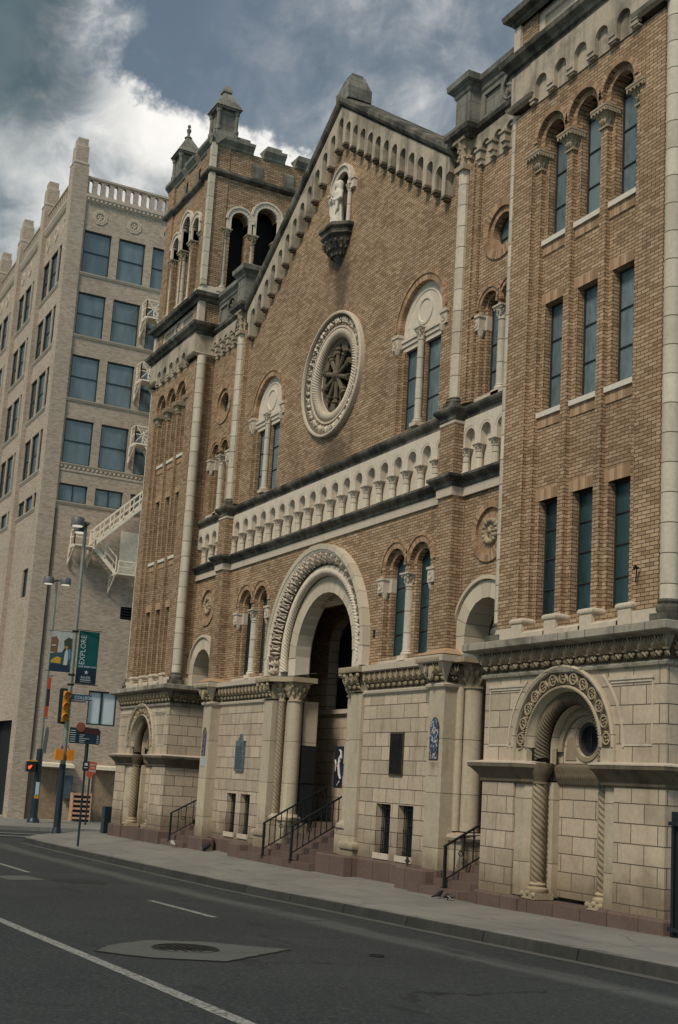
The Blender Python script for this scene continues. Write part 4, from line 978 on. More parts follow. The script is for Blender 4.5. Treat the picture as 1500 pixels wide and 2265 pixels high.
for c in FP:
    v = MB(); voussoirs(v, Front(11.97), c, 10.09, .42, .57, -.03, .05, 64, 0, 2*PI); voussoirs(v, Front(11.97), c, 10.09, .31, .42, .02, .22, 44, 0, 2*PI)
    v.build('oculus_brickwork', 'vous', C)
    window(C, Front(12.17), circ(c, 10.09, .31, 24), 0, bars=(10.0,))
    v = MB(); voussoirs(v, Front(11.97), c, 4.5, .42, .54, -.035, .05, 60, 0, 2*PI); voussoirs(v, Front(11.97), c, 4.5, .22, .42, .02, .06, 52, 0, 2*PI)
    v.build('roundel_brickwork', 'vous', C)
    ro = MB(); T = Front(11.99); ro.ring(c, 4.5, [(.24, .03), (.23, -.03), (.17, -.05), (.14, 0), (.0, -.01)], T, 0, 2*PI, 28)
    for i in range(14): a = 2*PI*i/14; ro.ball(T(c+.195*math.cos(a), 4.5+.195*math.sin(a), -.04), .042, 6)
    for i in range(8): a = 2*PI*i/8; ro.leaf(T, c, 4.5, a, .13, .07, 0, .05)
    ro.ball(T(c, 4.5, -.03), .045, 8); ro.build('rosette', 'carved', C)
    # side arch
    T = Front(11.92); a_ = MB(); voussoirs(a_, T, c, 2.72, .62, .92, 0, .5, 9, gap=.010)
    a_.ring(c, 2.72, [(1.0, .08), (1.0, -.04), (.93, -.05), (.92, .0)], T, 0, PI, 36)
    for s_ in (-1, 1): x0, x1 = sorted((c+s_*.62, c+s_*.93)); a_.mbox(T, x0, x1, 2.38, 2.715, 0, .5)
    a_.build('side_arch', 'vstone', C)
# ---------------------------------------------------------------- ground floor, centre
for s_, c in ((-1, LP[0]), (1, LP[1])):
    gw = MB()
    if s_ > 0: holes = [rect(3.04, 3.58, -1.17, -.265), rect(3.86, 4.40, -1.17, -.265)]; a0, a1 = 2.1, 5.2
    else: holes = [rect(-4.33, -3.79, -1.22, -.31), rect(-3.50, -2.96, -1.22, -.31)]; a0, a1 = -5.2, -2.1
    gw.plate(rect(a0, a1, -1.42, 2.0), holes, 0, .22, FG)
    gw.build('ground_wall', 'ashlar', C)
    for h in holes:
        x0, x1 = h[0][0], h[1][0]; z0, z1 = h[0][1], h[2][1]
        g_ = MB(); g_.mbox(Front(YG+.15), x0, x1, z0, z1, .05, .07); g_.build('cellar_opening', 'black', C)
        gi = MB(); n = 8
        for i in range(n): x = x0+(x1-x0)*(i+.5)/n; gi.bar((x, YG+.12, z0), (x, YG+.12, z1), .012)
        for z in (z0+.06, z1-.08, (z0+z1)/2): gi.bar((x0, YG+.12, z), (x1, YG+.12, z), .014)
        cm = ((x0+x1)/2, (z0+z1)/2-.02)
        gi.ring(cm[0], cm[1]+.08, [(.045, 0), (.045, -.012), (.03, -.012), (.03, 0)], Front(YG+.11), 0, 2*PI, 12); gi.bar((cm[0], YG+.10, cm[1]-.10), (cm[0], YG+.10, cm[1]+.05), .016); gi.bar((cm[0]-.05, YG+.10, cm[1]-.03), (cm[0]+.05, YG+.10, cm[1]-.03), .014)
        gi.build('window_grille', 'iron', C)
        MB().mbox(FG, x0-.02, x1+.02, z0-.11, z0, -.03, .2).build('window_sill', 'stone', C)
for s_ in (-1, 1):
    pl = MB()
    x0, x1 = sorted((s_*5.18, s_*5.68)); pl.box(x0, x1, 11.70, 12.0, -1.45, 1.95)
    pl.box(*sorted((s_*5.60, s_*5.66)), 12.001, 12.5, -1.45, 1.95)
    pl.build('corner_pilaster', 'shaft', C)
for s_ in (-1, 1):
    x = s_*5.82; y = 12.22
    MB().lathe(x, y, [(.17, -.62), (.16, 1.84)], 20).build('round_shaft', 'shaft', C, smooth=True)
    MB().lathe(s_*5.70, 12.02, [(.07, -.62), (.07, 1.84)], 12).build('slim_shaft', 'shaft', C, smooth=True)
    q = MB(); q.box(x-.25, x+.25, 11.93, 12.6, -1.6, -.80); q.sweep([(x-.25, 12.6), (x-.25, 11.93), (x+.25, 11.93), (x+.25, 12.6)], [(0, -.80), (.05, -.78), (.07, -.73), (.05, -.68), (0, -.66), (-.1, -.64)])
    q.build('shaft_base', 'shaft', C, smooth=True)
    q = MB(); capital(q, x, y, 1.82, 2.27, .16, .24, 8); q.box(x-.34, x+.34, 11.76, 12.5, 2.24, 2.33)
    for k in range(11): q.box(x-.33+.063*k, x-.30+.063*k, 11.75, 11.77, 2.245, 2.285)
    q.build('capital', 'carved', C)
    q = MB(); q.add([(x-.32, 11.80, 2.33), (x+.32, 11.80, 2.33), (x+.32, 12.5, 2.33), (x-.32, 12.5, 2.33), (x-.05, 12.02, 2.46), (x+.08, 12.02, 2.46), (x+.08, 12.4, 2.46), (x-.05, 12.4, 2.46)], [[0, 1, 5, 4], [1, 2, 6, 5], [2, 3, 7, 6], [3, 0, 4, 7], [4, 5, 6, 7]])
    q.build('lead_cap', 'lead', C)
# side porches: dark reveals, walls, doors
for s_, c in ((-1, -6.62), (1, 6.55)):
    q = MB()
    x0, x1 = sorted((s_*5.66, s_*7.42))
    q.plate(rect(x0, x1, -1.5, 3.5), [], 0, .05, Front(13.6)); q.box(*sorted((s_*5.62, s_*5.68)), 12.4, 13.6, -1.5, 3.5); q.box(x0, x1, 12.0, 13.6, 3.42, 3.46)
    q.build('side_porch_wall', 'ashlar', C)
    MB().mbox(Front(13.55), c-.42, c+.42, -.80, 1.3, 0, .04).build('side_door', 'black', C)
    fl = MB().box(x0, x1, 12.3, 13.6, -1.6, -.98); fl.build('side_porch_floor', 'granite', C)
# carved course and coping of the centre
def portal_path(s_):
    q = [(5.18, YG), (5.18, 11.70), (5.68, 11.70), (5.68, 12.3)]
    return q
for s_ in (-1, 1):
    if s_ > 0: pth = [(2.34, 11.9), (2.34, YG), (5.18, YG), (5.18, 11.70), (5.68, 11.70), (5.68, 12.3)]
    else: pth = [(-5.68, 12.3), (-5.68, 11.70), (-5.18, 11.70), (-5.18, YG), (-2.34, YG), (-2.34, 11.9)]
    MB().sweep(pth, [(0, 1.80), (.05, 1.83), (.06, 1.87), (.01, 1.90), (.02, 1.93), (.16, 2.22), (.18, 2.245), (.22, 2.25), (.23, 2.36), (-.2, 2.42)]).build('coping', 'stone', C)
    fz = MB(); a0, a1 = (2.5, 5.0) if s_ > 0 else (-5.0, -2.5)
    palmettes(fz, FG, a0, a1, 1.91, 2.23, -.17, -.02, .215)
    c = s_*5.43
    palmettes(fz, Front(11.70), c-.25, c+.25, 1.91, 2.23, -.17, -.02, .25)
    fz.ring(c, 2.06, [(.07, -.12), (.065, -.17), (.0, -.19)], lambda a, b, d: (c+(a-c)*.8, 11.70+d, 2.06+(b-2.06)*1.9), 0, 2*PI, 16)
    palmettes(fz, East(5.68) if s_ > 0 else East(-5.18), 11.72, 11.95, 1.91, 2.23, -.17, -.02, .23)
    for k in range(12): x = c-.40+.8*k/12; fz.box(x, x+.035, 11.46, 11.475, 2.27, 2.32)
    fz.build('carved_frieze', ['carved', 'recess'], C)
    MB().sweep([(c-.25, 12.2), (c-.25, 11.70), (c+.25, 11.70), (c+.25, 12.2)], [(0, 2.37), (.20, 2.38), (.0, 2.50)]).build('pilaster_foot', 'vous', C)
# ---------------------------------------------------------------- portal
ar = MB(); ac, az_ = .07, 2.79; T = FG
ar.ring(ac, az_, [(2.36, .02), (2.36, -.17), (2.25, -.17), (2.19, -.15), (2.14, -.10), (1.98, .05), (1.93, .06), (1.90, .02), (1.86, .02), (1.86, .15)], T, 0, PI, 72)
ar.ring(ac, az_, [(1.70, .14), (1.70, .15), (1.35, .15), (1.35, .50), (1.38, .52)], T, 0, PI, 60)
for s_ in (-1, 1):
    for q0, q1, d0, d1 in ((2.18, 2.36, -.17, .2), (1.90, 2.18, .03, .3), (1.84, 1.92, .02, .3), (1.35, 1.74, .15, .50)):
        x0, x1 = sorted((ac+s_*q0, ac+s_*q1)); ar.mbox(T, x0, x1, 2.40, az_, d0, d1)
portal = ar.build('portal_arch', 'pale', C, smooth=True, sharp=35)
jt = MB()
for i in range(15):      # joints as fine dark grooves cut by thin wedges of shadowed stone
    an = PI*(i+.5)/15
v = MB(); voussoirs(v, T, ac, az_, 1.352, 1.70, .135, .49, 17, gap=.012); v.build('arch_voussoirs', 'vstone', portal)
v = MB(); voussoirs(v, T, ac, az_, 2.255, 2.372, -.182, .02, 19, gap=.012); v.build('outer_voussoirs', 'vstone', portal)
MB().rope(ac, az_, 1.785, .085, .07, T, R(-10), PI+R(10), n=720, lobes=5, pitch=.075, depth=.17, m_=30).build('rope_moulding', 'pale', portal, smooth=True, sharp=80)
cvb = MB(); n = 30
def CT(a, b, d):
    """surface of the hollow between the outer ring and the rope"""
    rr = math.hypot(a-ac, b-az_); t = max(0, min(1, (rr-1.93)/.24)); return (a, YG+.06-.16*t+d, b)
n = 25
cvb.ring(ac, az_, [(2.165, -.13), (2.06, -.035), (1.97, .04), (1.935, .05)], T, R(-8), PI+R(8), 72, mi=1)
for i in range(n):
    an = PI*(i+.5)/n
    for (dr, da, tl, ln, wd) in ((1.95, 0, 0, .25, .085), (1.97, .030, .55, .17, .065), (1.97, -.030, -.55, .17, .065), (2.03, .034, .9, .14, .07), (2.03, -.034, -.9, .14, .07), (2.09, .026, .5, .11, .06), (2.09, -.026, -.5, .11, .06)):
        cvb.leaf(CT, ac+dr*math.cos(an+da), az_+dr*math.sin(an+da), an+tl, ln, wd, -.01, .10)
    an2 = PI*i/n
    for k2 in (-.35, .35): cvb.leaf(CT, ac+2.17*math.cos(an2), az_+2.17*math.sin(an2), an2+PI+k2, .15, .06, -.01, .08)
    cvb.ball(CT(ac+1.98*math.cos(an2), az_+1.98*math.sin(an2), -.03), .03, 5)
for s_ in (-1, 1):
    for k in range(2):
        for q in range(5): cvb.leaf(CT, ac+s_*2.04, 2.44+.17*k, R(90)+s_*(-.9+.45*q), .18, .07, -.01, .08)
cvb.build('acanthus_band', ['stone', 'recess'], portal)
# jambs
for s_ in (-1, 1):
    q = MB(); x0, x1 = sorted((s_*1.90, s_*2.34)); q.box(x0, x1, 11.88, 12.2, -1.05, 1.85); q.box(*sorted((s_*1.52, s_*1.92)), 12.16, 12.7, -1.4, 1.85); q.box(*sorted((s_*1.40, s_*1.60)), 12.45, 12.8, -1.4, 1.85)
    q.build('portal_pilaster', 'shaft', C)
    MB().twist(s_*1.76, 12.06, -.70, 1.84, .072, 4, .095, .16).build('twisted_column', 'twist', C, smooth=True, sharp=80)
    MB().lathe(s_*1.42, 12.24, [(.17, -.68), (.16, 1.84)], 20).build('round_shaft', 'shaft', C, smooth=True)
    q = MB()
    q.box(*sorted((s_*1.60, s_*1.98)), 11.90, 12.5, -1.7, -.84); q.box(*sorted((s_*1.20, s_*1.62)), 12.04, 12.6, -1.5, -.84); q.box(*sorted((s_*1.86, s_*2.36)), 11.84, 12.3, -1.6, -1.20)
    for (cx_, cy_, rr) in ((s_*1.76, 12.06, .11), (s_*1.42, 12.24, .23)): q.lathe(cx_, cy_, [(rr, -.84), (rr+.04, -.80), (rr+.04, -.74), (rr-.02, -.70), (rr-.04, -.66)], 18)
    q.sweep([(min(s_*1.88, s_*2.36), 12.2), (min(s_*1.88, s_*2.36), 11.86), (max(s_*1.88, s_*2.36), 11.86), (max(s_*1.88, s_*2.36), 12.2)], [(0, -1.20), (.05, -1.18), (.07, -1.12), (.05, -1.06), (0, -1.04), (-.1, -1.03)])
    q.build('shaft_base', 'shaft', C, smooth=True, sharp=40)
    q = MB(); capital(q, s_*1.42, 12.24, 1.82, 2.27, .16, .24, 8); capital(q, s_*1.76, 12.06, 1.82, 2.27, .075, .15, 8); q.box(*sorted((s_*1.88, s_*2.36)), 11.84, 12.2, 1.88, 2.22)
    palmettes(q, Front(11.86), min(s_*1.90, s_*2.34), max(s_*1.90, s_*2.34), 1.90, 2.22, -.14, -.02, .22)
    poly = [(s_*2.50, 11.68), (s_*1.66, 11.68), (s_*1.40, 11.92), (s_*1.10, 11.98), (s_*1.10, 12.6), (s_*2.50, 12.6)]
    if s_ > 0: poly = poly[::-1]
    q.plate(poly, [], 2.25, 2.36, lambda a, b, d: (a, b, d), back=True)
    for k in range(5): q.ball((s_*(2.42-.27*k), 11.72+(.22 if k > 2 else 0)+(.1 if k > 3 else 0), 2.19), .045, 7)
    for k in range(14): x = s_*(2.46-.058*k); q.box(*sorted((x, x+s_*.03)), 11.665, 11.69, 2.27, 2.32)
    q.build('portal_capital', ['carved', 'recess'], C)
    q = MB(); q.plate([(s_*1.86, 11.8), (s_*1.12, 12.0), (s_*1.12, 12.58), (s_*1.86, 12.58)], [], 0, .01, lambda a, b, d: (a, b, 2.37+ .11*(1 if (b > 12.3) else 0)+d)); q.build('lead_cap', 'lead', C)
# porch
po = MB()
po.plate(rect(-3.6, 3.0, -1.2, 5.4), [archhole(-2.48, -1.22, 1.76, 3.25, 16), rect(-.45, .75, -.78, 1.6)], 0, .3, Front(13.55))
po.box(-3.6, -3.5, 12.3, 13.6, -1.2, 5.4); po.box(2.9, 3.0, 12.3, 13.6, -1.2, 5.4); po.box(-3.6, 3.0, 12.4, 13.8, 4.3, 4.5)
for s_ in (-1, 1): po.box(*sorted((s_*1.5, s_*3.5)), 12.42, 12.5, -1.2, 5.2)
po.plate([(-3.5, 2.3), (ac-1.42, 2.3), (ac-1.42, az_)]+arcpts(ac, az_, 1.42, PI, 0, 30)[1:-1]+[(ac+1.42, az_), (ac+1.42, 2.3), (3.0, 2.3), (3.0, 5.3), (-3.5, 5.3)], [], 0, .05, Front(12.455))
po.build('porch_wall', 'ashlar', C)
MB().plate(rect(-3.5, 3.0, 2.5, 5.3), [archhole(-2.48, -1.22, 2.52, 3.25, 16)], 0, .02, Front(13.53)).build('porch_brick', 'brick', C)
MB().mbox(Front(13.80), -2.6, -1.1, 1.6, 4.0, 0, .05).build('porch_window', 'black', C)
MB().mbox(Front(13.53), -2.62, -1.08, 1.66, 1.76, -.06, .1).build('window_sill', 'stone', C)
MB().mbox(Front(13.7), -.5, .8, -.8, 1.65, 0, .05).build('church_door', 'black', C)
dl = MB().box(-1.39, -1.34, 12.40, 12.81, -.85, .86); dl.box(-1.34, -1.325, 12.44, 12.77, -.78, -.05); dl.box(-1.34, -1.325, 12.44, 12.77, .03, .80)
dl.build('door_leaf', 'black', C)
# ---------------------------------------------------------------- steps, plinth, cheek blocks
st = MB(); GB = -1.9
for i in range(7):
    z = -1.555+.125*i; y = 11.50+.215*i
    st.box(-2.35+.0*i if i < 2 else -1.6, 1.22 if i < 2 else 1.6, y, 13.0, GB if i == 0 else z-.125, z)
st.box(-3.6, 3.0, 12.95, 13.9, GB, -.80)
st.build('entrance_steps', 'granite', C)
for s_, x0, x1 in ((1, 5.70, 7.40), (-1, -7.35, -5.70)):
    q = MB(); dz = 0.0 if s_ > 0 else -.06
    for i in range(5):
        z = -1.54+dz+.13*i; y = 11.42+.22*i
        xx0 = x0-(.5 if i < 1 and s_ > 0 else 0); q.box(xx0, x1, y, 13.0, GB if i == 0 else z-.13, z)
    q.build('side_steps', 'granite', C)
ck = MB()
def cheek(x0, x1, y0, z1, y1=11.95, bev=.025):
    ck.sweep([(x0, y1), (x0, y0), (x1, y0), (x1, y1)], [(0, GB), (0, z1-bev), (-bev, z1), (-(x1-x0)/2.02, z1)])
for args in ((1.24, 2.50, 11.62, -1.31), (-3.05, -2.36, 11.52, -1.40), (4.62, 5.62, 11.50, -1.30, 11.8), (-5.62, -4.62, 11.50, -1.42, 11.8)):
    ck = MB(); cheek(*args); ck.build('stair_cheek', 'granite', C)
ck = MB()
ck.sweep([(2.4, 11.90), (5.1, 11.90)], [(0, GB), (0, -1.34), (-.03, -1.30), (-.2, -1.29)]); ck.build('granite_plinth', 'granite', C); ck = MB(); ck.sweep([(-5.1, 11.90), (-2.9, 11.90)], [(0, GB), (0, -1.42), (-.03, -1.38), (-.2, -1.37)])
ck.build('granite_plinth', 'granite', C); ck = MB(); ck.sweep([(4.9, 11.9), (5.16, 11.68), (5.70, 11.68), (5.70, 12.0)], [(0, GB), (0, -1.30), (-.03, -1.27), (-.2, -1.26)])
ck.build('granite_plinth', 'granite', C)
# ================================================================ things on and before the church
# statue
stt = thing('statue', 'pale stone statue of a robed hooded figure standing in the gable niche', 'statue', (0, 11.78, 12.55))
sb = MB(); x0, y0, z0 = 0.03, 11.80, 12.55; lv = []
prof = [(0, .20, .15), (.06, .21, .16), (.25, .185, .14), (.50, .16, .12), (.62, .145, .11), (.74, .15, .11), (.84, .165, .115), (.90, .15, .10), (.945, .075, .075), (.975, .06, .065), (1.0, .07, .08), (1.04, .083, .095), (1.09, .085, .10), (1.13, .07, .085), (1.16, .04, .05), (1.17, .005, .005)]
n = 28; vs = []
for (z, rx, ry) in prof:
    for i in range(n):
        a = 2*PI*i/n; k = 1+(.075*math.sin(9*a+3*z)+.04*math.sin(15*a))*max(0, (.85-z))/.85
        fy = -.018 if 1.0 <= z <= 1.1 and abs(a-1.5*PI) < .35 else 0
        vs.append((x0+rx*k*math.cos(a), y0+ry*k*math.sin(a)+fy, z0+z))
sb.add(vs, [[j*n+i, j*n+(i+1) % n, (j+1)*n+(i+1) % n, (j+1)*n+i] for j in range(len(prof)-1) for i in range(n)]+[list(range(n))])
for s_ in (-1, 1):
    sb.tube([(x0+s_*.14, y0, z0+.87), (x0+s_*.19, y0-.04, z0+.68), (x0+s_*.12, y0-.14, z0+.60), (x0+s_*.03, y0-.17, z0+.66)], [.055, .065, .055, .03], 10)
    for k in range(5): sb.tube([(x0+s_*.02, y0-.17-.006*k, z0+.66+.004*k), (x0+s_*.005, y0-.185, z0+.70+.008*k)], [.009, .006], 5)
    sb.tube([(x0+s_*.13, y0-.10, z0+.58), (x0+s_*.15, y0-.10, z0+.40), (x0+s_*.12, y0-.12, z0+.28)], [.05, .04, .01], 8)
body = sb.build('body', 'white', stt, smooth=True, sharp=60)
rm = body.modifiers.new('merge', 'REMESH'); rm.mode = 'VOXEL'; rm.voxel_size = .014; rm.use_smooth_shade = True
hd = MB(); hd.lathe(x0, y0+.015, [(.10, z0+.93), (.098, z0+1.0), (.105, z0+1.06), (.10, z0+1.12), (.075, z0+1.165), (.01, z0+1.185)], 14, a0=-PI*.32, a1=PI*1.32, cap=False)
hd.build('hood', 'white', stt, smooth=True)
ft = MB(); ft.box(x0-.24, x0+.24, y0-.2, y0+.16, z0-.01, z0+.035); ft.build('base', 'white', stt)
# plaques and posters
M['bronze'] = flat('dark_bronze', (.014, .014, .012), .75, .1, spec=.2, noise=.4); M['bronzeframe'] = flat('brown_bronze_border', (.10, .065, .035), .45, .4, noise=.3)
M['marker'] = flat('grey_blue_cast_metal', (.13, .165, .175), .5, .3, noise=.35); M['markerdk'] = flat('dark_marker_letters', (.045, .06, .068), .5)
t = thing('memorial_plaque', 'tall dark bronze plaque with brown border screwed to the pale stone wall', 'plaque', (3.72, 11.94, .27))
q = MB().mbox(FG, 3.475, 3.965, .265, 1.07, -.03, .01); q.build('border', 'bronzeframe', t)
q = MB().mbox(FG, 3.50, 3.94, .295, 1.04, -.036, 0)
for i in range(12): q.mbox(FG, 3.56+.02*(i % 3), 3.88-.02*(i % 2), .38+.05*i, .395+.05*i, -.041, 0)
for a, b in ((3.50, .30), (3.92, .30), (3.50, 1.02), (3.92, 1.02)): q.ball((a+.01, YG-.036, b+.005), .014, 6)
q.build('panel', 'bronze', t)
t = thing('historical_marker', 'grey-blue cast metal marker with a pointed crest on pale stone wall', 'plaque', (-3.66, 11.94, .2))
sil = [(-3.92, .22), (-3.42, .22), (-3.42, .90), (-3.40, .93), (-3.50, .93), (-3.56, .96), (-3.60, 1.02), (-3.63, 1.08), (-3.66, 1.10), (-3.69, 1.08), (-3.72, 1.02), (-3.77, .96), (-3.84, .93), (-3.94, .93), (-3.92, .90)]
MB().plate(sil, [], -.05, .01, FG).build('board', 'marker', t)
q = MB()
for i in range(15): q.mbox(FG, -3.87, -3.47-.06*(i % 3 == 2), .27+.037*i, .293+.037*i, -.054, -.045)
q.build('lettering', 'markerdk', t)
def stainmat(name, seed, stops):
    mt, nt, b = mat(name, .35, .4); g = nt.new('ShaderNodeNewGeometry'); p = g.outputs['Position']
    vo = nt.new('ShaderNodeTexVoronoi'); nt.put(vo.inputs['Vector'], nt.vmath('MULTIPLY', nt.vmath('ADD', p, (seed, 0, seed*.7)), (1.2, .001, .8))); vo.inputs['Scale'].default_value = 30
    v2 = nt.new('ShaderNodeTexVoronoi', feature='DISTANCE_TO_EDGE'); nt.put(v2.inputs['Vector'], nt.vmath('MULTIPLY', nt.vmath('ADD', p, (seed, 0, seed*.7)), (1.2, .001, .8))); v2.inputs['Scale'].default_value = 24
    rnd = nt.sep(vo.outputs['Color'])[0]; big = nt.noise(nt.vmath('ADD', p, (seed*2, 0, 0)), 3.2, 2)
    c = nt.ramp(nt.math('ADD', nt.math('MULTIPLY', rnd, .6), nt.math('MULTIPLY', big, .4)), stops, 'CONSTANT')
    c = nt.mix(nt.sstep(v2.outputs['Distance'], .02, .05), (.008, .008, .012), c); nt.put(b.inputs['Base Color'], c); return mt
M['sg1'] = stainmat('stained_glass_blue', 1.3, [(0, (.01, .012, .02)), (.38, (.012, .03, .06)), (.46, (.03, .10, .20)), (.52, (.40, .44, .46)), (.60, (.40, .10, .05)), (.65, (.04, .02, .09)), (.72, (.45, .48, .52)), (.8, (.015, .05, .06))])
M['sg2'] = stainmat('stained_glass_amber', 4.1, [(0, (.01, .01, .015)), (.32, (.05, .02, .08)), (.44, (.02, .05, .15)), (.52, (.40, .12, .04)), (.60, (.45, .28, .08)), (.68, (.03, .08, .20)), (.78, (.25, .05, .03))])
M['darkborder'] = flat('black_lead_border', (.012, .012, .016), .4); M['paper'] = flat('pale_printed_panel', (.36, .40, .42), .5, noise=.15); M['mottled'] = stone_mat('mottled_stone_label', (.44, .37, .28), (.14, .09, .06), .8, .2)
for (x0, x1, zb, zt, gm, lab, nm, lm) in ((5.27, 5.56, .56, 1.30, 'sg1', 'arched stained glass panel in blue and white on the pilaster near the dark plaque', 'paper', 'mottled'), (-5.60, -5.36, .56, 1.26, 'sg2', 'small arched amber and red stained glass panel on the pilaster left of the grey marker', 'paper', 'paper')):
    t = thing('stained_glass_panel', lab, 'panel', ((x0+x1)/2, 11.7, zb)); T = Front(11.70)
    zc = zt-(x1-x0)/2-.02; outp = [(x0, zb), (x1, zb), (x1, zc)]+[(x1-(x1-x0)*k/8, zc+(zt-zc)*math.sin(PI*k/8)**.7) for k in range(1, 8)]+[(x0, zc)]
    cx_, cz_ = (x0+x1)/2, (zb+zt)/2
    inn = [(cx_+(a-cx_)*.88, cz_+(b-cz_)*.95) for a, b in outp]
    MB().plate(outp, [], -.012, .005, T).build('border', 'darkborder', t); MB().plate(inn, [], -.016, -.01, T).build('glass', gm, t)
    q = MB().mbox(T, x0-.02, x1+.03, zb-.27, zb-.03, -.008, .003); q.build('label', lm, t)
# posters in the porch
M['pblack'] = flat('black_poster', (.012, .014, .02), .5); M['pwhite'] = flat('white_print', (.52, .51, .48), .55); M['pblue'] = flat('blue_print', (.03, .10, .26), .5); M['porange'] = flat('orange_print', (.45, .13, .04), .5); M['ppink'] = flat('dusky_pink_print', (.35, .17, .20), .5)
t = thing('porch_poster', 'tall black poster with a loose white ink drawing hanging behind the handrail', 'poster', (-.6, 13.0, -.03))
T = Front(13.0); MB().mbox(T, -.83, -.40, -.03, .88, 0, .02).build('sheet', 'pblack', t)
q = MB(); q.tube([T(-.60, .80, -.004), T(-.52, .76, -.004), (-.50, 12.996, .62), (-.55, 12.996, .55)], [.02, .028, .03, .012], 6)
q.tube([(-.62, 12.996, .58), (-.60, 12.996, .42), (-.55, 12.996, .25), (-.50, 12.996, .18), (-.56, 12.996, .10), (-.66, 12.996, .02)], [.02, .035, .035, .03, .02, .012], 6)
q.tube([(-.78, 12.996, .58), (-.74, 12.996, .50), (-.76, 12.996, .33)], [.02, .025, .01], 6); q.tube([(-.58, 12.996, .68), (-.60, 12.996, .60), (-.57, 12.996, .52)], [.01, .03, .015], 6)
q.build('drawing', 'pwhite', t); MB().ball((-.70, 12.997, .44), .03, 8).build('pink_spot', 'ppink', t)
t = thing('information_banner', 'narrow white, blue and orange banner beside the black poster in the porch', 'banner', (-.3, 12.99, -.03))
T = Front(12.99); MB().mbox(T, -.38, -.16, .50, .88, 0, .02).build('white_field', 'pwhite', t); MB().mbox(T, -.38, -.16, .22, .50, 0, .02).build('blue_field', 'pblue', t); MB().mbox(T, -.38, -.16, .04, .22, 0, .02).build('lower_field', 'pwhite', t); MB().mbox(T, -.40, -.16, -.04, .04, 0, .02).build('orange_field', 'porange', t)
# handrails
def rail(name, label, x, y0, zb, rise, run, n, base):
    t = thing(name, label, 'handrail', (x, y0, zb), 'black iron handrails on the church steps')
    H_ = .68
    q = MB().bar((x, y0, zb), (x, y0, zb+H_), .045); q.bar((x, y0+run, zb+rise), (x, y0+run, zb+rise+H_), .04); q.box(x-.05, x+.05, y0-.05, y0+.05, zb, zb+.02); q.build('post', 'iron', t)
    q = MB().bar((x, y0-.03, zb+H_), (x, y0+run, zb+rise+H_), .05, .03); q.bar((x, y0, zb+.14), (x, y0+run, zb+rise+.14), .03, .02); q.build('rails', 'iron', t)
    q = MB()
    for i in range(1, n):
        y = y0+run*i/n; z = zb+rise*i/n; q.bar((x, y, z+.14), (x, y, z+H_), .018)
    q.ring(y0+run*.28, zb+rise*.28+.40, [(.05, 0), (.05, .01), (.035, .01), (.035, 0)], East(x), 0, 2*PI, 12)
    q.build('balusters', 'iron', t); return t
rail('handrail', 'black iron handrail up the main steps, the one farther from the dark plaque', -1.05, 11.50, -1.56, .86, 1.45, 11, 0)
rail('handrail', 'black iron handrail up the main steps, the one nearer the dark bronze plaque', .35, 11.50, -1.55, .86, 1.45, 11, 0)
rail('handrail', 'short black iron handrail beside the near tower at the side steps', 6.14, 11.56, -1.55, .62, 1.1, 6, 0)
rail('handrail', 'black iron handrail at the shadowed side steps by the far tower', -6.75, 11.45, -1.62, .66, 1.2, 6, 0)
# grackles
M['bird'] = flat('black_feathers', (.008, .009, .013), .4, spec=.6)
M['beak'] = flat('dark_beak', (.03, .025, .02), .5)
def bird(x, y, z, ang, label, pose):
    t = thing('bird', label, 'bird', (x, y, z), 'black birds by the church steps')
    ca, sa = math.cos(ang), math.sin(ang)
    def Q(a, b, h): return (x+a*ca-b*sa, y+a*sa+b*ca, z+h)
    k = 1.0
    if pose == 'perch': pts = [(-.155, 0, .035), (-.09, 0, .055), (-.045, 0, .07), (.0, 0, .088), (.03, 0, .11), (.048, 0, .135), (.058, 0, .152), (.072, 0, .155)]
    else: pts = [(-.14, 0, .075), (-.08, 0, .078), (-.04, 0, .082), (.01, 0, .082), (.045, 0, .072), (.068, 0, .062), (.085, 0, .050), (.096, 0, .045)]
    b = MB().tube([Q(*p) for p in pts], [.010, .016, .032, .038, .030, .020, .019, .008], 10)
    b.tube([Q(0, .012, .055), Q(.005, .014, .03), Q(0, .014, .004)], [.010, .005, .004], 5); b.tube([Q(.01, -.012, .055), Q(.015, -.014, .03), Q(.012, -.014, .004)], [.010, .005, .004], 5)
    for e in (-1, 1):
        for d in (-.4, 0, .4): b.tube([Q(.01, e*.014, .004), Q(.01+.025*math.cos(d), e*.014+.025*math.sin(d), .003)], .003, 4)
    b.build('body', 'bird', t, smooth=True)
    h = pts[-1]; MB().tube([Q(h[0]-.005, 0, h[2]), Q(h[0]+.028, 0, h[2]-(.0 if pose == 'perch' else .02))], [.006, .001], 6).build('beak', 'beak', t)
    for e in (-1, 1):
        w0 = pts[3]; MB().tube([Q(w0[0]+.02, e*.030, w0[2]+.005), Q(w0[0]-.03, e*.034, w0[2]-.004), Q(w0[0]-.09, e*.018, w0[2]-.03)], [.010, .014, .003], 6).build('wing', 'bird', t, smooth=True)
bird(4.66, 11.72, -1.30, R(150), 'black bird with cocked tail perched on the granite block', 'perch')
bird(6.52, 11.24, -1.685, R(95), 'slim black bird standing on the pavement before the lowest side step', 'perch')
bird(6.86, 11.19, -1.68, R(200), 'plump black bird pecking at the pavement, the nearer of the pair', 'peck')
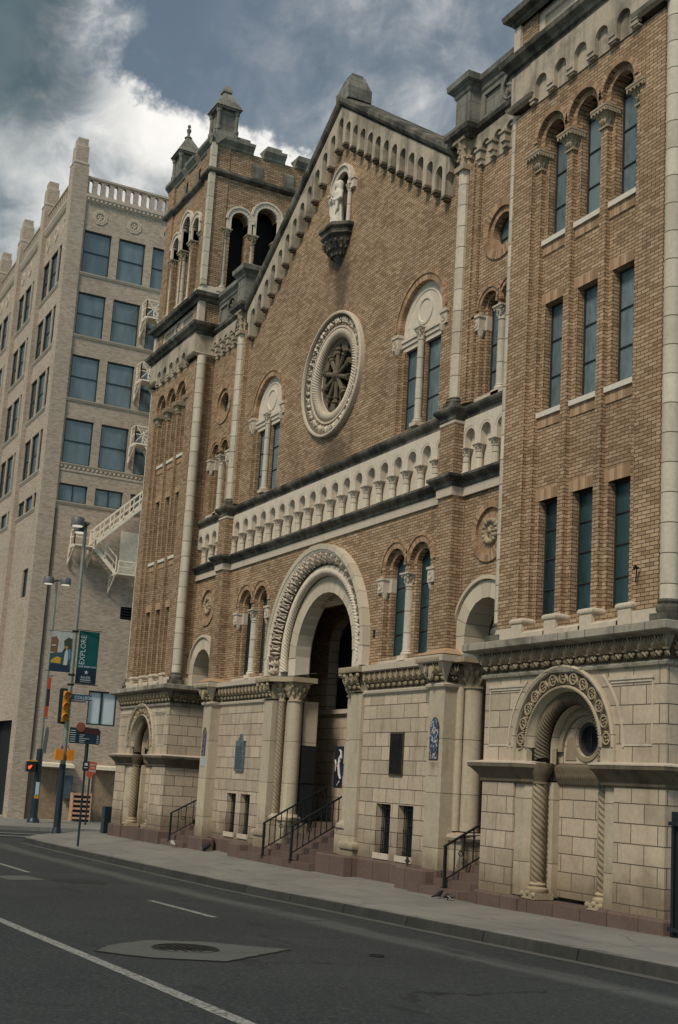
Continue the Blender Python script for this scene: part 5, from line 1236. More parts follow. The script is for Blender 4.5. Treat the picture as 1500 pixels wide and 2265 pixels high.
# flood light
M['lampblack'] = flat('black_lamp_housing', (.012, .014, .016), .35)
t = thing('floodlight', 'small black floodlight lying on the pavement against the granite plinth', 'floodlight', (-4.45, 11.55, -1.68))
q = MB().tube([(-4.50, 11.50, -1.66), (-4.38, 11.62, -1.54)], [.075, .055], 12); q.build('housing', 'lampblack', t, smooth=True)
MB().tube([(-4.515, 11.485, -1.665), (-4.505, 11.495, -1.655)], .062, 12).build('lens', 'glass', t)
M['scrap'] = flat('crumpled_pale_paper', (.35, .33, .30), .8)
t = MB().tube([(-6.15, 11.3, -1.69), (-6.05, 11.28, -1.62), (-5.97, 11.33, -1.68)], [.03, .06, .02], 6).build('litter_bag', 'scrap', None); tag(t, 'crumpled pale litter lying at the foot of the far handrail', 'litter')
# small iron bracket on the near tower and vent on wall
t = MB().bar((11.0, 11.38, 3.2), (11.0, 11.30, 3.2), .03); t.bar((11.02, 11.34, 3.2), (10.97, 11.36, 3.0), .012); t.bar((11.0, 11.30, 3.16), (11.04, 11.30, 3.23), .02); t = t.build('wall_hook', 'iron', None); tag(t, 'small rusty iron hook fixed to the near tower brickwork beside the round corner shaft', 'hook')
MB().mbox(FG, 2.56, 2.63, 2.95, 3.10, -.02, .02).build('wall_vent', 'iron', C)
# ================================================================ GROUND
O = 24.27
def interp(tab, x):
    if x <= tab[0][0]: return tab[0][1]
    for (a, b), (c, d) in zip(tab, tab[1:]):
        if x <= c: return b+(d-b)*(x-a)/(c-a)
    return tab[-1][1]
CT_ = [(-44, -2.02), (-37, -1.985), (-33.3, -1.955), (-29, -1.91), (-21.5, -1.808), (-17.15, -1.708), (-14, -1.643), (-10, -1.555), (-6, -1.47), (6, -1.3)]
BT_ = [(-44, -2.0), (-37, -1.76), (-30, -1.71), (-22, -1.685), (-17, -1.66), (-12.6, -1.60), (-8, -1.52), (6, -1.3)]
def zcurb(X): return interp(CT_, X)
def zbase(X): return interp(BT_, X)
def zgut(X): return zcurb(X)-.135
def zroad(X, Y):
    g = zgut(max(X, -40)); t = (9.1-Y)/5.5; return g+.075*(1-(1-min(1, max(0, t)))**2) if Y < 9.1 else g
def mesh_grid(mb, xs, ys, zf):
    o = [(x+O, y, zf(x, y)) for y in ys for x in xs]; n = len(xs)
    mb.add(o, [[j*n+i, j*n+i+1, (j+1)*n+i+1, (j+1)*n+i] for j in range(len(ys)-1) for i in range(n-1)])
# asphalt
mt, nt, b = mat('asphalt', .82, .35); g = nt.new('ShaderNodeNewGeometry'); p = g.outputs['Position']; ps = nt.sep(p)
n1 = nt.noise(p, .35, 5, .6); n2 = nt.noise(p, 60, 3, .7); n3 = nt.noise(p, 5, 5, .65); st = nt.noise(nt.comb(nt.math('MULTIPLY', ps[0], .25), nt.math('MULTIPLY', ps[1], 3.0), 0.0), 1.0, 5, .6)
c = nt.mix(nt.sstep(n1, .35, .7), (.024, .028, .031), (.038, .042, .044))
c = nt.mix(nt.math('MULTIPLY', nt.sstep(n2, .45, .8), .5), c, (.085, .088, .086)); c = nt.mix(nt.math('MULTIPLY', nt.sstep(n3, .55, .75), .35), c, (.022, .024, .026))
yy = nt.math('MULTIPLY', ps[1], 1/S)
bd = nt.math('ABSOLUTE', nt.math('SUBTRACT', yy, nt.math('ADD', 7.85, nt.math('MULTIPLY', nt.math('SUBTRACT', n1, .5), .5))))
bd = nt.math('MULTIPLY', nt.math('SUBTRACT', 1.0, nt.sstep(bd, .05, .42)), nt.sstep(nt.math('ADD', nt.math('MULTIPLY', n2, .7), nt.math('MULTIPLY', st, .5)), .35, .8))
c = nt.mix(nt.math('MULTIPLY', bd, .8), c, (.15, .155, .148))
agg = nt.noise(p, 22, 5, .8); c = nt.mix(nt.math('MULTIPLY', nt.sstep(agg, .50, .66), .65), c, (.115, .12, .118)); c = nt.mix(nt.math('MULTIPLY', nt.sstep(nt.math('SUBTRACT', 1.0, agg), .52, .68), .6), c, (.010, .012, .014))
wv = nt.vmath('ADD', p, nt.vmath('MULTIPLY', nt.noise(p, .9, 4, .6, 0, 1), (1.6, 1.6, 0))); vc = nt.new('ShaderNodeTexVoronoi', feature='DISTANCE_TO_EDGE'); nt.put(vc.inputs['Vector'], wv); vc.inputs['Scale'].default_value = .22
ck0 = nt.math('MULTIPLY', nt.math('SUBTRACT', 1.0, nt.sstep(vc.outputs['Distance'], .002, .007)), nt.sstep(n1, .48, .6)); c = nt.mix(nt.math('MULTIPLY', ck0, .8), c, (.008, .009, .010))
oil = nt.noise(nt.comb(nt.math('MULTIPLY', ps[0], .5), nt.math('MULTIPLY', ps[1], 1.3), 4.0), 1.2, 5, .6); c = nt.mix(nt.math('MULTIPLY', nt.sstep(oil, .60, .72), .6), c, (.010, .011, .012))
nt.put(b.inputs['Base Color'], c); bump(nt, b, nt.math('ADD', nt.math('MULTIPLY', n2, .5), nt.math('ADD', n3, nt.math('MULTIPLY', agg, 1.2))), .022, 1.0); M['asphalt'] = mt
mt, nt, b = mat('pavement_concrete', .88, .2); g = nt.new('ShaderNodeNewGeometry'); p = g.outputs['Position']; ps = nt.sep(p)
bc, fac = bricktex(nt, nt.comb(nt.math('MULTIPLY', ps[0], 1/S), nt.math('ADD', nt.math('MULTIPLY', ps[1], 1/S), .25), 0.0), 1.8, 1.45, .008, off=0.0)
n1 = nt.noise(p, .5, 6, .62); n2 = nt.noise(p, 40, 4, .65); sm = nt.noise(nt.comb(nt.math('MULTIPLY', ps[0], .6), nt.math('MULTIPLY', ps[1], 1.6), 0.0), 1.1, 4, .6)
c = nt.mix(nt.sstep(n1, .3, .7), (.17, .165, .15), (.235, .225, .20)); c = nt.mix(nt.math('MULTIPLY', nt.sstep(n2, .5, .8), .4), c, (.16, .155, .145))
c = nt.mix(nt.math('MULTIPLY', nt.sstep(sm, .56, .72), .55), c, (.10, .095, .088)); c = nt.mix(nt.math('MULTIPLY', fac, .8), c, (.06, .056, .05))
sp = nt.noise(p, 9, 3, .5); c = nt.mix(nt.math('MULTIPLY', nt.sstep(sp, .70, .74), .7), c, (.05, .048, .045))
wv = nt.vmath('ADD', p, nt.vmath('MULTIPLY', nt.noise(p, 1.2, 4, .6, 0, 1), (1.2, 1.2, 0))); vc = nt.new('ShaderNodeTexVoronoi', feature='DISTANCE_TO_EDGE'); nt.put(vc.inputs['Vector'], wv); vc.inputs['Scale'].default_value = .35
c = nt.mix(nt.math('MULTIPLY', nt.math('MULTIPLY', nt.math('SUBTRACT', 1.0, nt.sstep(vc.outputs['Distance'], .002, .008)), nt.sstep(n1, .5, .6)), .7), c, (.05, .047, .042))
nt.put(b.inputs['Base Color'], c); bump(nt, b, n2, .004, .6); M['pave'] = mt
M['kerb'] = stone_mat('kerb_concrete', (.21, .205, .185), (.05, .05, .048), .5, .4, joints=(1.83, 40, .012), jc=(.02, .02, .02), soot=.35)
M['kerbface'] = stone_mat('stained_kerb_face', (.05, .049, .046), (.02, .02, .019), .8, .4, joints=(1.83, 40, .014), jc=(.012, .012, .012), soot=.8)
M['gutter'] = stone_mat('gutter_concrete', (.10, .10, .093), (.06, .058, .055), .6, .1)
mt, nt, b = mat('worn_white_paint', .7, .3); g = nt.new('ShaderNodeNewGeometry'); p = g.outputs['Position']
n2 = nt.noise(p, 22, 6, .75); nt.put(b.inputs['Base Color'], nt.mix(nt.sstep(n2, .40, .55), (.075, .078, .076), (.30, .30, .28))); bump(nt, b, n2, .006, .6); M['paint'] = mt
M['patch'] = stone_mat('concrete_patch', (.105, .107, .10), (.05, .05, .048), .6, .0, bumpd=.006)
M['castiron'] = flat('cast_iron_cover', (.022, .024, .026), .5, .5, noise=.4)
M['tar'] = flat('dark_patching_tar', (.016, .018, .020), .6, noise=.3)
xs = [-160, -120, -90, -70, -60, -50]+[-46+1.0*i for i in range(0, 54)]+[20, 60]
ys = [-40, -20, -8, -4, -2]+[-1+.5*i for i in range(21)]+[9.3, 14, 40, 120]
q = MB(); mesh_grid(q, xs, ys, lambda x, y: zroad(x, y)-.0); struct('road', q, 'asphalt')
# near pavement with curved corner; kerb
def sidewalk_z(X, Y): t = min(1, max(0, (Y-9.1)/2.4)); return zcurb(X)+(zbase(X)-zcurb(X))*t
XC, YC, RC = -36.2, 11.0, 1.9
edge_ = [(8, 9.1)]+[(8-2*i, 9.1) for i in range(1, 22)]
edge_ = [(x, y) for x, y in edge_ if x > XC]+[(XC-RC*math.sin(t), YC-RC*math.cos(t)) for t in [R(10*i) for i in range(10)]]+[(-38.1, 13), (-38.1, 16), (-38.1, 24), (-38.1, 40)]
q = MB()
rows = []
for (x, y) in edge_:
    if y <= 9.11: inner = (x, 13.6)
    else: inner = (-35.6, 13.6)
    rows.append([(x+(inner[0]-x)*t, y+(inner[1]-y)*t) for t in (.02, .15, .35, .6, 1.0)])
for row in rows: pass
n = 5; vs = [(a+O, b, sidewalk_z(a, b)) for row in rows[:-3] for a, b in row]
q.add(vs, [[i*n+j, i*n+j+1, (i+1)*n+j+1, (i+1)*n+j] for i in range(len(rows)-4) for j in range(n-1)])
q.add([(-38.05+O, 12.5, -1.9), (-35.0+O, 12.5, -1.78), (-35.0+O, 40, -1.78), (-38.05+O, 40, -1.9)], [[0, 1, 2, 3]])
struct('pavement', q, 'pave')
q = MB(); prof = [(.0, -.005), (.02, -.02), (.05, -.14), (.05, -.3)]
def kerbz(x, y): return zcurb(x) if y <= 11 else zcurb(x)
vs = []; E = edge_
k = 5
for i, (x, y) in enumerate(E):
    a = E[max(0, i-1)]; b_ = E[min(len(E)-1, i+1)]; dx_, dy_ = b_[0]-a[0], b_[1]-a[1]; L_ = math.hypot(dx_, dy_); nx, ny = -dy_/L_, dx_/L_   # outward (towards road)
    nx, ny = (dy_/L_, -dx_/L_) if (dy_/L_*(-1) + 0) < -9 else (-dy_/L_, dx_/L_)
    if ny > 0 and y < 10: nx, ny = -nx, -ny
    if y >= 10 and nx > 0: nx, ny = -nx, -ny
    ramp = .09 if 9.6 < y < 11.2 else 0
    z = kerbz(x, y)
    for (o, dz) in ((-.16, .004), (0, .004-ramp), (.018, -.01-ramp), (.045, -.15), (.05, -.3)): vs.append((x+nx*o+O, y+ny*o, z+dz))
q.add(vs, [[i*k+j, i*k+j+1, (i+1)*k+j+1, (i+1)*k+j] for i in range(len(E)-1) for j in range(1)], 0)
q.add([], [], 0); base_i = 0
q.f += [[i*k+j, i*k+j+1, (i+1)*k+j+1, (i+1)*k+j] for i in range(len(E)-1) for j in range(1, k-1)]; q.mi += [1]*((len(E)-1)*(k-2))
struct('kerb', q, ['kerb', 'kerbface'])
q = MB(); vs = []
for i, (x, y) in enumerate([e for e in E if e[1] <= 9.11]): vs += [(x+O, 9.06, zgut(x)+.008), (x+O, 8.88, zgut(x)+.010)]
q.add(vs, [[2*i, 2*i+1, 2*i+3, 2*i+2] for i in range(len(vs)//2-1)]); struct('gutter', q, 'gutter')
# far pavement under the office block
q = MB()
q.plate([(-43.7, 9.6), (-44.4, 9.0), (-160, 9.0), (-160, 60), (-43.7, 60)], [], 0, -.25, lambda a, b, d: (a+O, b, -2.0+d)); struct('far_pavement', q, 'pave')
# paint
def line(pts, w0, name='lane_line'):
    q = MB(); vs = []
    for (x, y) in pts: vs += [(x+O, y-w0/2, zroad(x, y-w0/2)+.004), (x+O, y+w0/2, zroad(x, y+w0/2)+.004)]
    q.add(vs, [[2*i, 2*i+1, 2*i+3, 2*i+2] for i in range(len(pts)-1)]); return struct(name, q, 'paint')
line([(-3-1.0*i, 3.62-.012*i) for i in range(14)], .125, 'road_marking')
line([(-18.0+.5*i, 6.42) for i in range(6)], .11, 'road_marking'); line([(-26.2+.5*i, 6.05) for i in range(6)], .11, 'road_marking')
q = MB(); 
for (x0, x1, y0, y1) in ((-39.6, -39.3, 3.0, 12.6), (-41.3, -41.0, 3.0, 12.8)): q.add([(x0+O, y0, -2.05), (x1+O, y0, -2.05), (x1+O, y1, -2.05), (x0+O, y1, -2.05)], [[0, 1, 2, 3]])
q.v = [(x, y, zroad(x-O, min(y, 9.0))+.004+(.0 if y < 9 else .0)) for x, y, z in q.v]; struct('road_marking', q, 'paint')
def patch(name, pts, m_, dz=.004):
    q = MB(); q.add([(x+O, y, zroad(x, y)+dz) for x, y in pts], [list(range(len(pts)))]); return struct(name, q, m_)
def ragged(pts, amp, grow=1.0):
    rg = random.Random(3); o = []; cx_ = sum(a for a, b in pts)/len(pts); cy_ = sum(b for a, b in pts)/len(pts)
    for (a, b), (c_, d) in zip(pts, pts[1:]+pts[:1]):
        n_ = max(2, int(math.hypot(c_-a, d-b)/.10))
        for i in range(n_): t_ = i/n_; x_, y_ = a+(c_-a)*t_+rg.uniform(-amp, amp), b+(d-b)*t_+rg.uniform(-amp, amp); o.append((cx_+(x_-cx_)*grow, cy_+(y_-cy_)*grow))
    return o
PT = [(-11.80, 3.72), (-12.30, 4.02), (-12.72, 4.55), (-12.60, 5.12), (-12.0, 5.80), (-11.45, 5.2), (-11.02, 4.72), (-11.30, 4.05)]
patch('road_patch', ragged(PT, .02, 1.035), 'tar', .004); patch('road_patch', ragged(PT, .015), 'patch', .008)
patch('road_patch', [(-22.5, 5.1), (-22.8, 5.8), (-21.9, 5.9), (-21.6, 5.2)], 'patch')
def cover(name, label, x, y, r_, m_='castiron'):
    z = zroad(x, y)+.010; q = MB().lathe(x+O, y, [(r_, z-.03), (r_, z+.004), (r_*.93, z+.006), (r_*.93, z+.001)], 32)
    if r_ > .2:
        for i in range(-3, 4):
            for j in range(-3, 4):
                if i*i+j*j < 12: q.box(x+O+i*r_*.23-.02, x+O+i*r_*.23+.02, y+j*r_*.23-.02, y+j*r_*.23+.02, z, z+.006)
        q.box(x+O-.03, x+O+.03, y+r_*.1-.01, y+r_*.1+.02, z, z+.01)
    o = q.build(name, m_); tag(o, label, 'manhole cover' if r_ > .2 else 'drain cap'); return o
cover('manhole_cover', 'round cast iron manhole cover set in a pale concrete patch of road', -11.97, 4.68, .335)
cover('valve_cover', 'small dark round valve cover alone in the asphalt', -11.52, 6.58, .075)
patch('road_patch', [(-21.8+.48*math.cos(2*PI*i/18), 6.48+.50*math.sin(2*PI*i/18)) for i in range(18)], 'tar')
if 0: patch('road_patch', [(-15.0+.45*math.cos(2*PI*i/12), 8.35+.14*math.sin(2*PI*i/12)) for i in range(12)], 'gutter')
# ================================================================ OFFICE BLOCK across the side street
XO = -50+O; B = thing('office_block', 'pinkish brick office block with large paired windows, parapet balustrade and brick pinnacles', 'building', (XO, 11.7, -2.0))
TE = East(XO-.10); TP = East(XO)
rows = [(20.82, 22.73), (18.04, 19.94), (15.26, 17.16), (12.48, 14.38), (10.86, 11.61)]
colsY = [12.46+1.535*i for i in range(5)]
Y1 = 20.5
hl = []
for z0, z1 in rows:
    for y in colsY: hl.append(rect(y, y+1.2, z0, z1))
hl += [rect(14.53, 15.75, 1.85, 3.23), rect(12.35, 13.62, -1.98, .02), rect(14.98, 16.4, -1.98, .04)]
w1 = MB(); w1.plate(rect(11.75, Y1, -2.0, 24.1), hl, 0, .18, TE)
w1.box(XO-.12, XO, 11.7, 12.36, -2.0, 25.4); w1.box(XO-.72, XO-.12, 11.7, 12.36, -2.0, 25.4)
# street face
TF = Front(11.9)
hl = []; NB = 7; pier = 4.75
def bayx(k): return XO-.78-pier*k
for k in range(NB):
    for j in range(3):
        x1 = bayx(k)-.05-1.42*j; x0 = x1-1.2 if j < 2 else x1-1.1
        for z0, z1 in rows: hl.append(rect(x0-.0, x1, z0-.17, z1-.22))
hl += [rect(bayx(0)-1.75, bayx(0)-.85, 6.95, 8.15), rect(bayx(1)-3.0, bayx(0)-.9, -1.98, 1.85)]
w1.plate(rect(XO-40, XO-.13, -2.0, 24.0), hl, 0, .15, TF)
for k in range(NB+1):
    if k: w1.box(bayx(k)+.0, bayx(k)+.72, 11.7, 11.95, -2.0, 25.4)
w1.box(XO-40, XO-.2, 12.3, Y1, 23.6, 24.0); w1.plate(rect(12.0, Y1, -2, 24), [], 0, .1, East(XO-40)); w1.plate(rect(XO-40, XO, -2, 24), [], 0, .1, Front(Y1))
w1.build('brick_wall', 'office', B)
# dark core so the rooms read dark
MB().box(XO-39.5, XO-.5, 12.3, Y1-.3, -1.9, 23.5).build('interior', 'black', B)
for z0, z1 in rows[:4]:
    for y in colsY[:4]:
        window(B, TE, rect(y, y+1.2, z0, z1), .12, fr=.05, bars=((z0+z1)/2+.02,), glass='glasso', fm='dkframe', bw=.045, fd=.05)
z0, z1 = rows[4]
for y in colsY[:4]: window(B, TE, rect(y, y+1.2, z0, z1), .12, fr=.045, vbars=(y+.6,), glass='glasso', fm='dkframe', bw=.04, fd=.05)
window(B, TE, rect(14.53, 15.75, 1.85, 3.23), .14, fr=.06, vbars=(15.12,), glass='glassl', fm='dkframe', bw=.09, fd=.06)
wn = 0
for k in range(4):
    for j in range(3):
        x1 = bayx(k)-.05-1.42*j; x0 = x1-1.2 if j < 2 else x1-1.1
        for z0, z1 in rows:
            z0_, z1_ = z0-.17, z1-.22
            window(B, TF, rect(x0, x1, z0_, z1_), .09, fr=.04, bars=((z0_+z1_)/2,) if z1-z0 > 1 else (), glass='glassk', fm='dkframe', bw=.035, fd=.04)
window(B, TF, rect(bayx(0)-1.75, bayx(0)-.85, 6.95, 8.15), .1, fr=.04, glass='glassk', fm='dkframe')
MB().mbox(Front(12.2), bayx(1)-3.1, bayx(0)-.8, -1.98, 1.9, 0, .1).build('loading_bay', 'black', B)
# sills, bands, dentils, cornice, balustrade, pinnacles
bd = MB()
bandp = [(0, -.13), (.03, -.12), (.04, -.07), (.07, -.05), (.08, 0), (.0, .01)]
for z0, z1 in rows:
    z = z0-.01; bd.sweep([(XO-.10, 12.36), (XO-.10, Y1)], [(o, z+h) for o, h in bandp])
    for k in range(NB): bd.sweep([(bayx(k+1)+.72, 11.9), (bayx(k), 11.9)], [(o, z0-.18+h) for o, h in bandp])
for i in range(44): y = 12.40+.19*i; bd.mbox(TE, y, y+.09, 12.27, 12.36, -.05, .02)
bd.sweep([(XO-.10, 12.36), (XO-.10, Y1)], [(0, 12.12), (.03, 12.14), (.04, 12.2), (0, 12.22)])
cp = [(0, 24.0), (.04, 24.02), (.05, 24.1), (.14, 24.2), (.15, 24.3), (0, 24.36)]
bd.sweep([(XO-.10, 12.36), (XO-.10, Y1)], cp); bd.sweep([(XO-40, 11.9), (XO-.72, 11.9)], cp)
for i in range(44): y = 12.42+.19*i; bd.mbox(TE, y, y+.08, 24.06, 24.16, -.12, .02)
for i in range(200): x = XO-.8-.19*i; bd.mbox(TF, x-.09, x, 24.06, 24.16, -.12, .02)
bd.build('stone_bands', 'stone_o' if 'stone_o' in M else 'stone', B)
bl = MB()
def balu(T, a0, a1, n):
    k = (a1-a0)/n; hs = [[(a0+i*k+.26*k, 24.50), (a0+i*k+.38*k, 24.42), (a0+i*k+.62*k, 24.42), (a0+i*k+.74*k, 24.50), (a0+i*k+.74*k, 24.94), (a0+i*k+.62*k, 25.02), (a0+i*k+.38*k, 25.02), (a0+i*k+.26*k, 24.94)] for i in range(n)]
    bl.plate(rect(a0, a1, 24.34, 25.08), hs, 0, .18, T, back=True); bl.mbox(T, a0, a1, 25.08, 25.17, -.04, .22)
balu(TE, 12.36, Y1, 22)
for k in range(5): balu(TF, bayx(k+1)+.72, bayx(k), 11)
bl.build('balustrade', 'office', B)
for k in range(NB):
    pn = MB(); pw = MB()
    x1 = XO if k == 0 else bayx(k)+.72; x0 = x1-.70; y0, y1 = 11.7, 12.34
    pn.box(x0, x1, y0, y1, 25.401, 25.62); pn.box(x0+.05, x1-.04, y0+.04, y1-.05, 25.6, 26.42); pn.box(x0+.10, x1-.10, y0+.09, y1-.10, 26.4, 26.82); pn.box(x0+.22, x1-.22, y0+.2, y1-.2, 26.82, 26.88)
    pw.box(x0-.02, x1+.02, y0-.02, y1+.02, 25.60, 25.68); pw.box(x0+.05, x1-.05, y0+.04, y1-.05, 26.42, 26.48)
    po_ = pn.build('pinnacle', 'office', B); pw.build('band', 'stone', po_)
for (T, cs_) in ((TE, [13.06+1.535*i for i in range(5)]), (Front(11.90), [bayx(k)-.65-1.42*j for k in range(5) for j in range(3)])):
    for c in cs_:
        rd = MB(); z = 23.42; rd.plate([(c+.34*math.cos(PI/8+PI/4*i), z+.34*math.sin(PI/8+PI/4*i)) for i in range(8)], [circ(c, z, .26, 20)], -.03, .02, T)
        rd.ring(c, z, [(.25, .0), (.24, -.04), (.19, -.04), (.18, .0)], T, 0, 2*PI, 20)
        for i in range(6): rd.leaf(T, c, z, PI/3*i+.3, .16, .09, 0, .04)
        rd.build('roundel', 'stone', B)
dr = MB().mbox(TE, 15.26, 16.3, 8.10, 9.96, -.03, .02); dr.build('roof_door', 'firepaint', B)
M['tanpaint'] = flat('tan_painted_shutter', (.27, .19, .125), .6, noise=.2)
for a, b_ in ((12.35, 13.62), (14.98, 16.4)): MB().mbox(TE, a, b_, -1.98, .04, .10, .15).build('roller_shutter', 'tanpaint', B)
for a, b_ in ((12.42, 14.10), (15.0, 16.4)):
    q = MB(); q.add([(XO-.1, a, .25), (XO-.1, b_, .25), (XO+.35, b_, .20), (XO+.35, a, .20), (XO+.35, b_, .07), (XO+.35, a, .07), (XO-.1, b_, .07), (XO-.1, a, .07)], [[0, 1, 2, 3], [3, 2, 4, 5], [5, 4, 6, 7], [0, 3, 5, 7], [1, 6, 4, 2]]); q.build('canopy', 'firepaint', B)
q = MB(); q.mbox(TE, 15.54, 16.1, 6.28, 6.80, .0, .03)
for i in range(4): q.mbox(TE, 15.56, 16.1, 6.34+.12*i, 6.37+.12*i, -.03, 0)
q.build('wall_louvre', 'dkframe', B)
M['pipe'] = flat('dark_downpipe', (.09, .065, .05), .6)
MB().tube([(XO-.06, 12.42, -1.9), (XO-.06, 12.42, 10.5)], .035, 8).build('downpipe', 'pipe', B)
# ---------------- fire escape
FE = thing('fire_escape', 'cream painted steel fire escape zigzagging up the office block wall', 'fire escape', (XO, 14, 8))
XF = XO+.10; XG = XO+.80
def guard(q, pts, h=.62, posts=1):
    for (a, b_) in zip(pts, pts[1:]):
        up = Vector((0, 0, h)); a_, b2 = Vector(a), Vector(b_)
        q.bar(a_+up, b2+up, .045); q.bar(a_+up*.5, b2+up*.5, .035); n = max(1, int((b2-a_).length/.55))
        for i in range(n+1): p_ = a_+(b2-a_)*i/n; q.bar(p_, p_+up, .04)
def landing(y0, y1, z, br=True):
    o = MB().box(XF, XG, y0, y1, z-.06, z); 
    for y in (y0+.04, y1-.04): o.box(XF, XG+.02, y-.03, y+.03, z-.12, z-.06)
    o.build('landing', 'firepaint', FE)
    if br:
        q = MB()
        for y in (y0+.05, y1-.05): q.bar((XG, y, z-.1), (XF-.15, y, z-.80), .05); q.bar((XG-.45, y, z-.1), (XF-.15, y, z-.45), .04); q.bar((XF-.12, y, z-.8), (XF-.12, y, z-.05), .05)
        q.build('bracket', 'firepaint', FE)
def stair(y0, z0, y1, z1, xs_, n=9):
    q = MB()
    for x in xs_: q.bar((x, y0, z0), (x, y1, z1), .04, .16)
    q.build('stringer', 'firepaint', FE); q = MB()
    for i in range(n): t = (i+.5)/n; y, z = y0+(y1-y0)*t, z0+(z1-z0)*t; q.box(xs_[0], xs_[1], y-.11, y+.11, z-.02, z+.02)
    q.build('treads', 'firepaint', FE); q = MB()
    for x in xs_: guard(q, [(x, y0, z0+.05), (x, y1, z1+.05)], .60)
    q.build('stair_rail', 'firepaint', FE)
landing(13.05, 13.95, 9.0); landing(14.85, 16.6, 8.05)
q = MB(); guard(q, [(XF+.1, 13.08, 9.0), (XG, 13.08, 9.0), (XG, 13.95, 9.0)]); guard(q, [(XG, 15.0, 8.05), (XG, 16.5, 8.05)], .5)
for y in (15.2, 16.0): q.bar((XG, y, 8.08), (XG, y+.5, 8.5), .025); q.bar((XG, y+.5, 8.08), (XG, y, 8.5), .025)
q.build('guard_rail', 'firepaint', FE)
stair(13.95, 9.0, 14.95, 8.05, (XO+.15, XO+.62), 8); stair(13.85, 9.05, 16.6, 11.75, (XO+.30, XO+.80), 16)
for z in (19.2, 16.4, 13.62):
    landing(15.20, 17.2, z); q = MB(); guard(q, [(XF+.1, 15.22, z), (XG, 15.22, z), (XG, 17.0, z)], .72)
    for (a, b_) in ((15.24, 15.8), (15.8, 15.24)): q.bar((XG, a, z+.03), (XG, b_, z+.70), .035)
    q.bar((XF+.1, 15.22, z+.05), (XG, 15.22, z+.68), .035); q.build('guard_rail', 'firepaint', FE)
    stair(15.7, z, 17.2, z-2.3, (XO+.3, XO+.75), 12)
# ================================================================ STREET FURNITURE
M['galv'] = flat('galvanised_pole', (.27, .27, .23), .45, .5, noise=.15); M['polebl'] = flat('dark_blue_black_pole_paint', (.012, .024, .032), .4, noise=.2)
M['lamphd'] = flat('grey_lamp_drum', (.11, .115, .115), .5, noise=.1); M['lamplit'] = flat('lit_lamp_lens', (1.0, .97, .78), .5, emit=.42)
M['yellow'] = flat('signal_yellow', (.55, .24, .03), .5, noise=.1); M['orange'] = flat('orange_yellow_housing', (.60, .22, .02), .45, noise=.1); M['signblue'] = flat('sign_blue', (.02, .06, .13), .4); M['navy'] = flat('navy_panel', (.008, .026, .042), .4)
M['maroon'] = flat('maroon_panel', (.045, .018, .020), .4); M['signtxt'] = flat('pale_sign_lettering', (.42, .50, .54), .5); M['teal'] = glass_mat('teal_printed_cloth', (.004, .02, .03), (.008, .085, .085), .6, .2, .9)
M['redsign'] = flat('orange_red_sign', (.42, .07, .02), .4); M['redlit'] = flat('lit_red_hand', (1, .10, .03), .5, emit=.7); M['brownred'] = flat('brown_red_disc', (.20, .07, .045), .4)
def drum(t, x, y, z, px, py):
    q = MB().lathe(x, y, [(.20, z-.12), (.205, z-.10), (.205, z+.11), (.18, z+.14)], 24)
    q.box(min(x, px)-.0, max(x, px)+.0+.001, min(y, py)-.03, max(y, py)+.03, z-.03, z+.05); o = q.build('lamp_head', 'lamphd', t, smooth=True, sharp=40)
    MB().lathe(x, y, [(.16, z-.135), (.165, z-.118)], 20).build('lens', 'lamplit', o)
LX, LY = -37.67+O, 10.33
t = thing('street_lamp', 'tall street lamp with banner arms and traffic signals at the near pavement corner', 'street lamp', (LX, LY, -1.98))
MB().tube([(LX, LY, .1), (LX, LY, 7.55)], [.085, .055], 12).build('pole', 'galv', t, smooth=True)
q = MB().tube([(LX, LY, -1.95), (LX, LY, .16)], [.115, .10], 12); q.tube([(LX, LY, -1.99), (LX, LY, -1.88), (LX, LY, -1.70)], [.20, .17, .12], 12); q.build('base', 'polebl', t, smooth=True)
drum(t, LX+.35, LY-.36, 7.50, LX, LY); drum(t, LX-.25, LY-.10, 7.42, LX, LY)
q = MB()
for z in (4.24, 2.58): q.bar((LX, LY, z), (LX+.15, LY+.80, z), .02)
for z in (4.14, 2.92): q.bar((LX, LY, z), (LX-.1, LY-.82, z), .02)
for z in (4.18, 2.85, 2.55): q.lathe(LX, LY, [(.09, z-.03), (.12, z), (.09, z+.03)], 8)
q.build('banner_arms', 'iron', t)
# banners (cloth, flat)
TB = East(LX+.02)
t = thing('street_banner', 'dark teal cloth banner with vertical lettering and a star hung beside the near lamp pole', 'banner', (LX, LY+.5, 2.6))
MB().plate(rect(LY+.12, LY+.76, 2.60, 4.22), [], 0, .012, TB, back=True).build('cloth', 'teal', t)
MB().plate(rect(LY+.12, LY+.76, 2.60, 3.08), [], -.002, .0, TB).build('lower_cloth', 'navy', t)
q = MB(); textmesh('EXPLORE', TB, LY+.35, 3.18, .24, -.006, q, ang=PI/2, stretch=.92); textmesh('OUR RIVER WAY', TB, LY+.17, 3.105, .075, -.006, q, bold=True)
star = [(LY+.44+(.075 if i % 2 == 0 else .03)*math.sin(PI/5*i), 2.96+(.075 if i % 2 == 0 else .03)*math.cos(PI/5*i)) for i in range(10)]
q.plate(star, [], -.006, 0, TB); textmesh('RIVER', TB, LY+.28, 2.76, .12, -.006, q); q.mbox(TB, LY+.27, LY+.60, 2.715, 2.735, -.006, 0); q.mbox(TB, LY+.27, LY+.60, 2.665, 2.675, -.006, 0)
q.build('lettering', 'signtxt', t)
t = thing('street_banner', 'colourful picture banner with pale sky, trees and yellow shapes on the near lamp pole', 'banner', (LX, LY-.4, 2.93))
TB2 = East(LX+.02); y0, y1 = LY-.72, LY-.08
